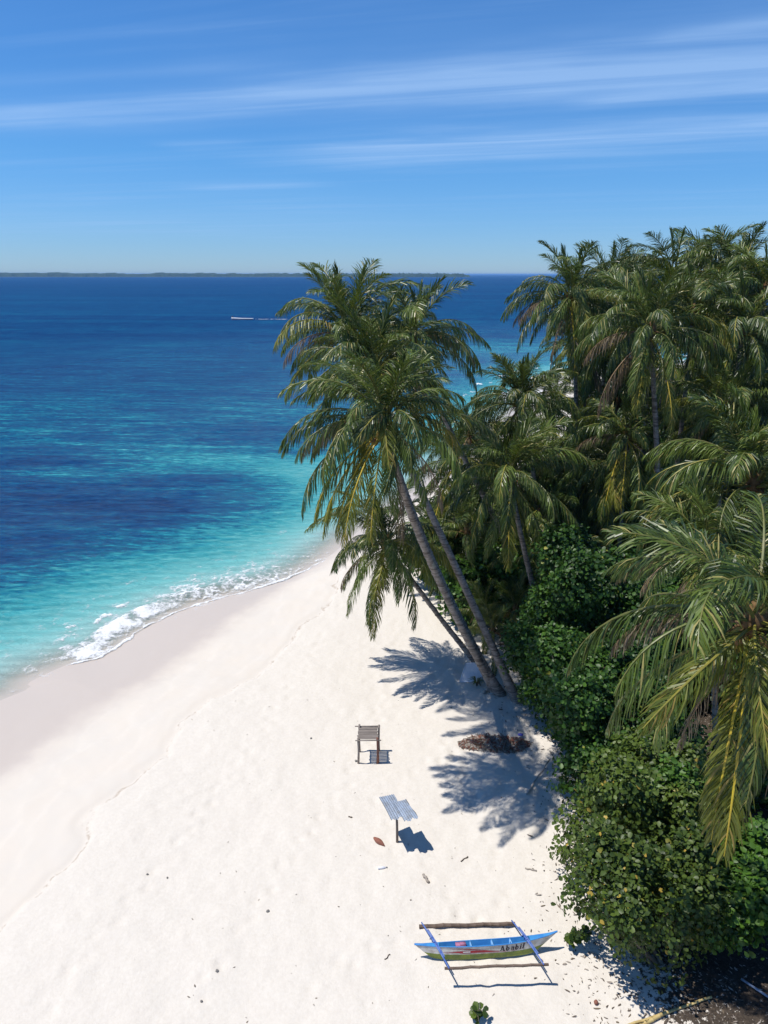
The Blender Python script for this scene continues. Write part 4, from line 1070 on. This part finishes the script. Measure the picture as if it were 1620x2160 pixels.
# husk boat-shaped, reddish
def husk(px, py, label):
    o_ = g(px, py, .02); mb = MB(); n = 12
    for i in range(n + 1):
        t = i / n; w = .085 * math.sin(math.pi * min(1, .08 + .92 * t)) + .008
        for a in range(6):
            an = math.pi * a / 5; mb.v.append(Vector(((t - .5) * .50, -w * math.cos(an), .09 * math.sin(an) * (0.35 + .65 * math.sin(math.pi * t)))))
    for i in range(n):
        for a in range(5): q = i * 6 + a; mb.face((q, q + 6, q + 7, q + 1))
    root = mb.build('coconut_spathe', M_HUSK); root.location = o_; root.rotation_euler = (0, 0, R(-46)); tag(root, label, 'husk')
husk(800, 1777, 'reddish brown boat shaped palm husk left of the metal shade post')
def nut(px, py, r, mat, name, label, cat, group=None, sq=1.0, seed=1):
    random.seed(seed); mb = MB(); mb.ball((0, 0, 0), r, r * .9, r * sq, 9, 7, jit=.05 if sq > .75 else .16); o = mb.build(name, mat); o.location = g(px, py, r * sq * .75); o.rotation_euler = (0, 0, seed * 1.3)
    return tag(o, label, cat, group)
nut(1257, 2117, .062, M_HUSK, 'coconut', 'fallen reddish coconut on sand at the edge of the deep shade', 'coconut', sq=.95)
for i, (px, py, r, lab) in enumerate(((565, 1923, .05, 'grey stone alone on the white sand, farthest from any shade'), (458, 2049, .045, 'dark stone low on the open sand, nearest the bottom edge'), (311, 1845, .035, 'small dark stone closest to the drift line'), (353, 1852, .032, 'small dark pebble beside the one closest to the drift line'),
                                     (751, 1606, .05, 'grey stone at the foot of the slatted table leg'), (656, 1558, .045, 'dark stone seaward of the slatted table'), (425, 2113, .035, 'flat dark pebble at the very bottom of the open sand'))):
    nut(px, py, r, M_ROCK, 'stone', lab, 'stone', 'stones on the open sand', .62, 20 + i)
def bottle():
    mb = MB(); pr = [(0, .03), (.01, .045), (.16, .046), (.21, .03), (.235, .016), (.26, .016)]
    mb.tube([(x, 0, 0) for x, r in pr], [r for x, r in pr], 10)
    o = mb.build('plastic_bottle', M_WHITE); o.location = g(797, 1833, .04); o.rotation_euler = (0, 0, R(6)); tag(o, 'white plastic bottle lying on sand below the husk', 'bottle')
    c = MB(); c.tube([(.255, 0, 0), (.285, 0, 0)], .02, 8); c.build('cap', M_ROCK, o)
bottle()
# debris heap
def heap():
    rd = random.Random(8); c = g(1043, 1570); root = empty('debris_heap', c); tag(root, 'low raked heap of brown husks and dry leaves near the bush', 'debris heap')
    mb = MB()
    for i in range(760):
        a = rd.uniform(0, 6.28); q = math.sqrt(rd.random()); x = math.cos(a) * q * 1.38 + .08 * math.sin(a * 3); y = math.sin(a) * q * .52
        z = .20 * max(0, 1 - q * q) * rd.uniform(.2, 1) + .02
        M = Matrix.Translation((x, y, gz(c.x + x, c.y + y) - c.z + z)) @ Euler((rd.uniform(-.7, .7), rd.uniform(-.7, .7), rd.uniform(0, 6.28))).to_matrix().to_4x4()
        mi = rd.choice((0, 0, 1, 1, 2, 3))
        if rd.random() < .5: mb.box(M, rd.uniform(.06, .16), rd.uniform(.03, .06), .018, mi)
        else: mb.tube([M @ Vector((-.1 * rd.random() - .04, 0, 0)), M @ Vector((0, rd.uniform(-.02, .02), .015)), M @ Vector((.12, 0, 0))], rd.uniform(.008, .02), 5, mi)
    o = mb.build('husk_pieces', [M_STICK, M_HUSK, M_STICK, M_DEAD], root, False); o['kind'] = 'stuff'
    for i in range(14):
        a = rd.uniform(0, 6.28); x, y = rd.uniform(-.8, .8), rd.uniform(-.3, .3); z = gz(c.x + x, c.y + y) - c.z + .13
        s = MB(); s.tube([(x, y, z), (x + math.cos(a) * .18, y + math.sin(a) * .18, z + .05), (x + math.cos(a) * .38, y + math.sin(a) * .38, z + rd.uniform(-.04, .05))], [.018, .015, .008], 6); s.build('stick', M_HUSK if i % 2 else M_STICK, root)
    b = MB(); random.seed(3); b.ball((0, 0, 0), .11, .07, .05, 8, 5, jit=.2); o = b.build('plastic_bag', M_BLUEP); o.location = g(1098, 1556, .14); tag(o, 'crumpled violet blue plastic bag on the brown debris heap', 'bag')
    b = MB(); random.seed(4); b.ball((0, 0, 0), .055, .04, .03, 8, 5, jit=.2); o = b.build('plastic_cup', M_WHITE); o.location = g(1048, 1567, .19); tag(o, 'small white plastic scrap on top of the brown debris heap', 'scrap')
heap()
# slab and dry plant at the leaning palm bases
def slab():
    c = g(994, 1437); M_SB = simple('pale_sheet', (0.70, 0.72, 0.75), (0.6, 0.62, 0.66), 6, 0.7)
    mb = MB(); V = [(-.52, -.06, 0), (.46, -.04, 0), (.42, .40, .70), (-.22, .38, .66)]
    n = Vector((0, -.05, .035))
    for q in V: mb.v.append(Vector(q))
    for q in V: mb.v.append(Vector(q) + n)
    for f in ((3, 2, 1, 0), (4, 5, 6, 7), (0, 1, 5, 4), (1, 2, 6, 5), (2, 3, 7, 6), (3, 0, 4, 7)): mb.face(f)
    o = mb.build('propped_sheet', M_SB, None, False); o.location = c; tag(o, 'pale grey sheet propped on the sand behind the leaning palm bases', 'sheet')
    e = MB()
    for i in range(4):
        a, b = Vector(V[i]) + n * 1.1, Vector(V[(i + 1) % 4]) + n * 1.1; e.tube([a, b], .022, 6)
    e.build('rim', M_WHITE, o)
    rd = random.Random(6); root = empty('dry_plant', g(1006, 1447)); tag(root, 'scrubby half dry plant with pale husks at the leaning palm bases', 'plant')
    for i in range(26):
        a = rd.uniform(0, 6.28); l = rd.uniform(.25, .5); mb = MB(); w = Vector((-math.sin(a), math.cos(a), 0)) * .022
        p0, p1, p2 = Vector((0, 0, 0)), Vector((math.cos(a) * l * .4, math.sin(a) * l * .4, l * .8)), Vector((math.cos(a) * l, math.sin(a) * l, l * .5))
        mb.v += [p0 - w, p0 + w, p1 + w * 1.3, p1 - w * 1.3, p2]; mb.face((0, 1, 2, 3), 0, rd.random()); mb.face((3, 2, 4), 0, rd.random()); mb.build('blade', M_LIME if i % 3 else M_DEAD, root)
    for i, (px, py) in enumerate(((1030, 1440), (1036, 1452), (1026, 1458), (1040, 1464), (1020, 1462))):
        random.seed(i); mb = MB(); mb.ball((0, 0, 0), .13, .10, .09, 8, 6, jit=.12); o = mb.build('coconut_husk', M_PALE); o.location = g(px, py, .06); tag(o, 'bleached pale coconut husk piled at the leaning palm bases', 'coconut husk', 'bleached husks at the palm bases')
slab()
# scattered leaf litter and specks
def litter():
    rd = random.Random(12); mb = MB(); cnt = 0
    while cnt < 2300:
        px, py = rd.uniform(380, 1620), rd.uniform(1440, 2160)
        p = at_z(px, py, 0); dv = float(sdist(np.array([p.x]), np.array([p.y]), LV)[0])
        if rd.random() > (0.016 + math.exp(-max(dv - .4, 0) / 0.75) * (0.9 if dv > -2.5 else 0.2)): continue
        z = gz(p.x, p.y); s = rd.uniform(.010, .032) * (0.8 if dv > 2 else 1.15) * (1 if rd.random() > .08 else 1.6)
        M = Matrix.Translation((p.x, p.y, z + s * .25)) @ Euler((rd.uniform(-.5, .5), rd.uniform(-.5, .5), rd.uniform(0, 6.28))).to_matrix().to_4x4()
        b = len(mb.v); el = rd.uniform(1.0, 2.4); mi = rd.choice((0, 0, 0, 1, 1, 3))
        for x, y, zz in ((-1, 0, .3), (-.3, .55, 0), (.5, .5, .1), (1, 0, .45), (.5, -.5, 0), (-.3, -.55, .1)): mb.v.append(M @ Vector((x * s * el, y * s, zz * s)))
        mb.face((b, b + 1, b + 2, b + 3), mi); mb.face((b, b + 3, b + 4, b + 5), mi); cnt += 1
    o = mb.build('leaf_litter', [M_DARK, M_STICK, M_HUSK, M_DEAD], None, False); o['kind'] = 'stuff'
litter()
# motor boat far out
def motorboat():
    c = at_z(512, 674, ZS); c.z = ZS
    M_H = simple('far_hull', (0.70, 0.72, 0.75), (0.6, 0.62, 0.66), 1, 0.5); M_D = simple('far_dark', (0.03, 0.04, 0.07), (0.05, 0.06, 0.09), 1, 0.6)
    root = empty('motorboat', c); tag(root, 'long low white motorboat crossing the open blue sea', 'boat')
    L = 70 / FPX * 207 * 0.95; mb = MB(); n = 14
    for i in range(n + 1):
        t = i / n; x = (t - .5) * L; w = .75 * math.sin(math.pi * min(1, max(.04, .35 + .62 * t if t > .4 else .35 + t * .62))) ** .7; z1 = .55 + .35 * (1 - t) ** 3
        mb.v += [Vector((x, -w, z1)), Vector((x, -w * .6, -.2)), Vector((x, w * .6, -.2)), Vector((x, w, z1))]
    for i in range(n):
        for j in range(3): a = i * 4 + j; mb.face((a, a + 4, a + 5, a + 1))
        a = i * 4; mb.face((a + 3, a + 7, a + 4, a))
    mb.face((0, 1, 2, 3)); mb.face((n * 4 + 3, n * 4 + 2, n * 4 + 1, n * 4)); mb.build('hull', M_H, root)
    s = MB(); s.tube([(-L * .48, -.80, .1), (L * .47, -.80, .1)], .14, 6); s.build('rubbing_strake', M_D, root)
    s = MB(); s.box(Matrix.Translation((-L * .46, 0, 1.05)), .5, .5, .7); s.build('outboard_motor', M_D, root)
    wk = np.random.default_rng(2); f = MB()
    for i in range(150):
        t = wk.random(); x = L * .5 + t * 40; y = (wk.random() - .5) * (1 + t * 5); s_ = .2 + .6 * wk.random(); z = .12
        if wk.random() < .6 - .4 * t: b = len(f.v); f.v += [Vector((x, y, z)), Vector((x + s_ * 2.5, y - .1, z + .02)), Vector((x + s_ * 2.8, y + s_ * .4, z)), Vector((x + .2, y + s_ * .5, z + .03))]; f.face((b, b + 1, b + 2, b + 3))
    o = f.build('wake', M_FOAM); o.location = c; o['kind'] = 'stuff'
motorboat()

# ------------------------------------------------------------------ sea air
def haze():
    m = bpy.data.materials.new('sea_air'); m.use_nodes = True; m.node_tree.nodes.clear(); t = NT(m.node_tree)
    v = t.add('ShaderNodeVolumePrincipled'); v.inputs['Color'].default_value = (0.26, 0.54, 1.0, 1); v.inputs['Density'].default_value = 7.5e-5; v.inputs['Anisotropy'].default_value = 0.0
    o = t.add('ShaderNodeOutputMaterial'); t.l.new(v.outputs[0], o.inputs['Volume'])
    mb = MB(); mb.box(Matrix.Translation((0, 0, 8.0)), 130000, 130000, 44.0)
    h = mb.build('haze', m, None, False); h['kind'] = 'stuff'
haze()
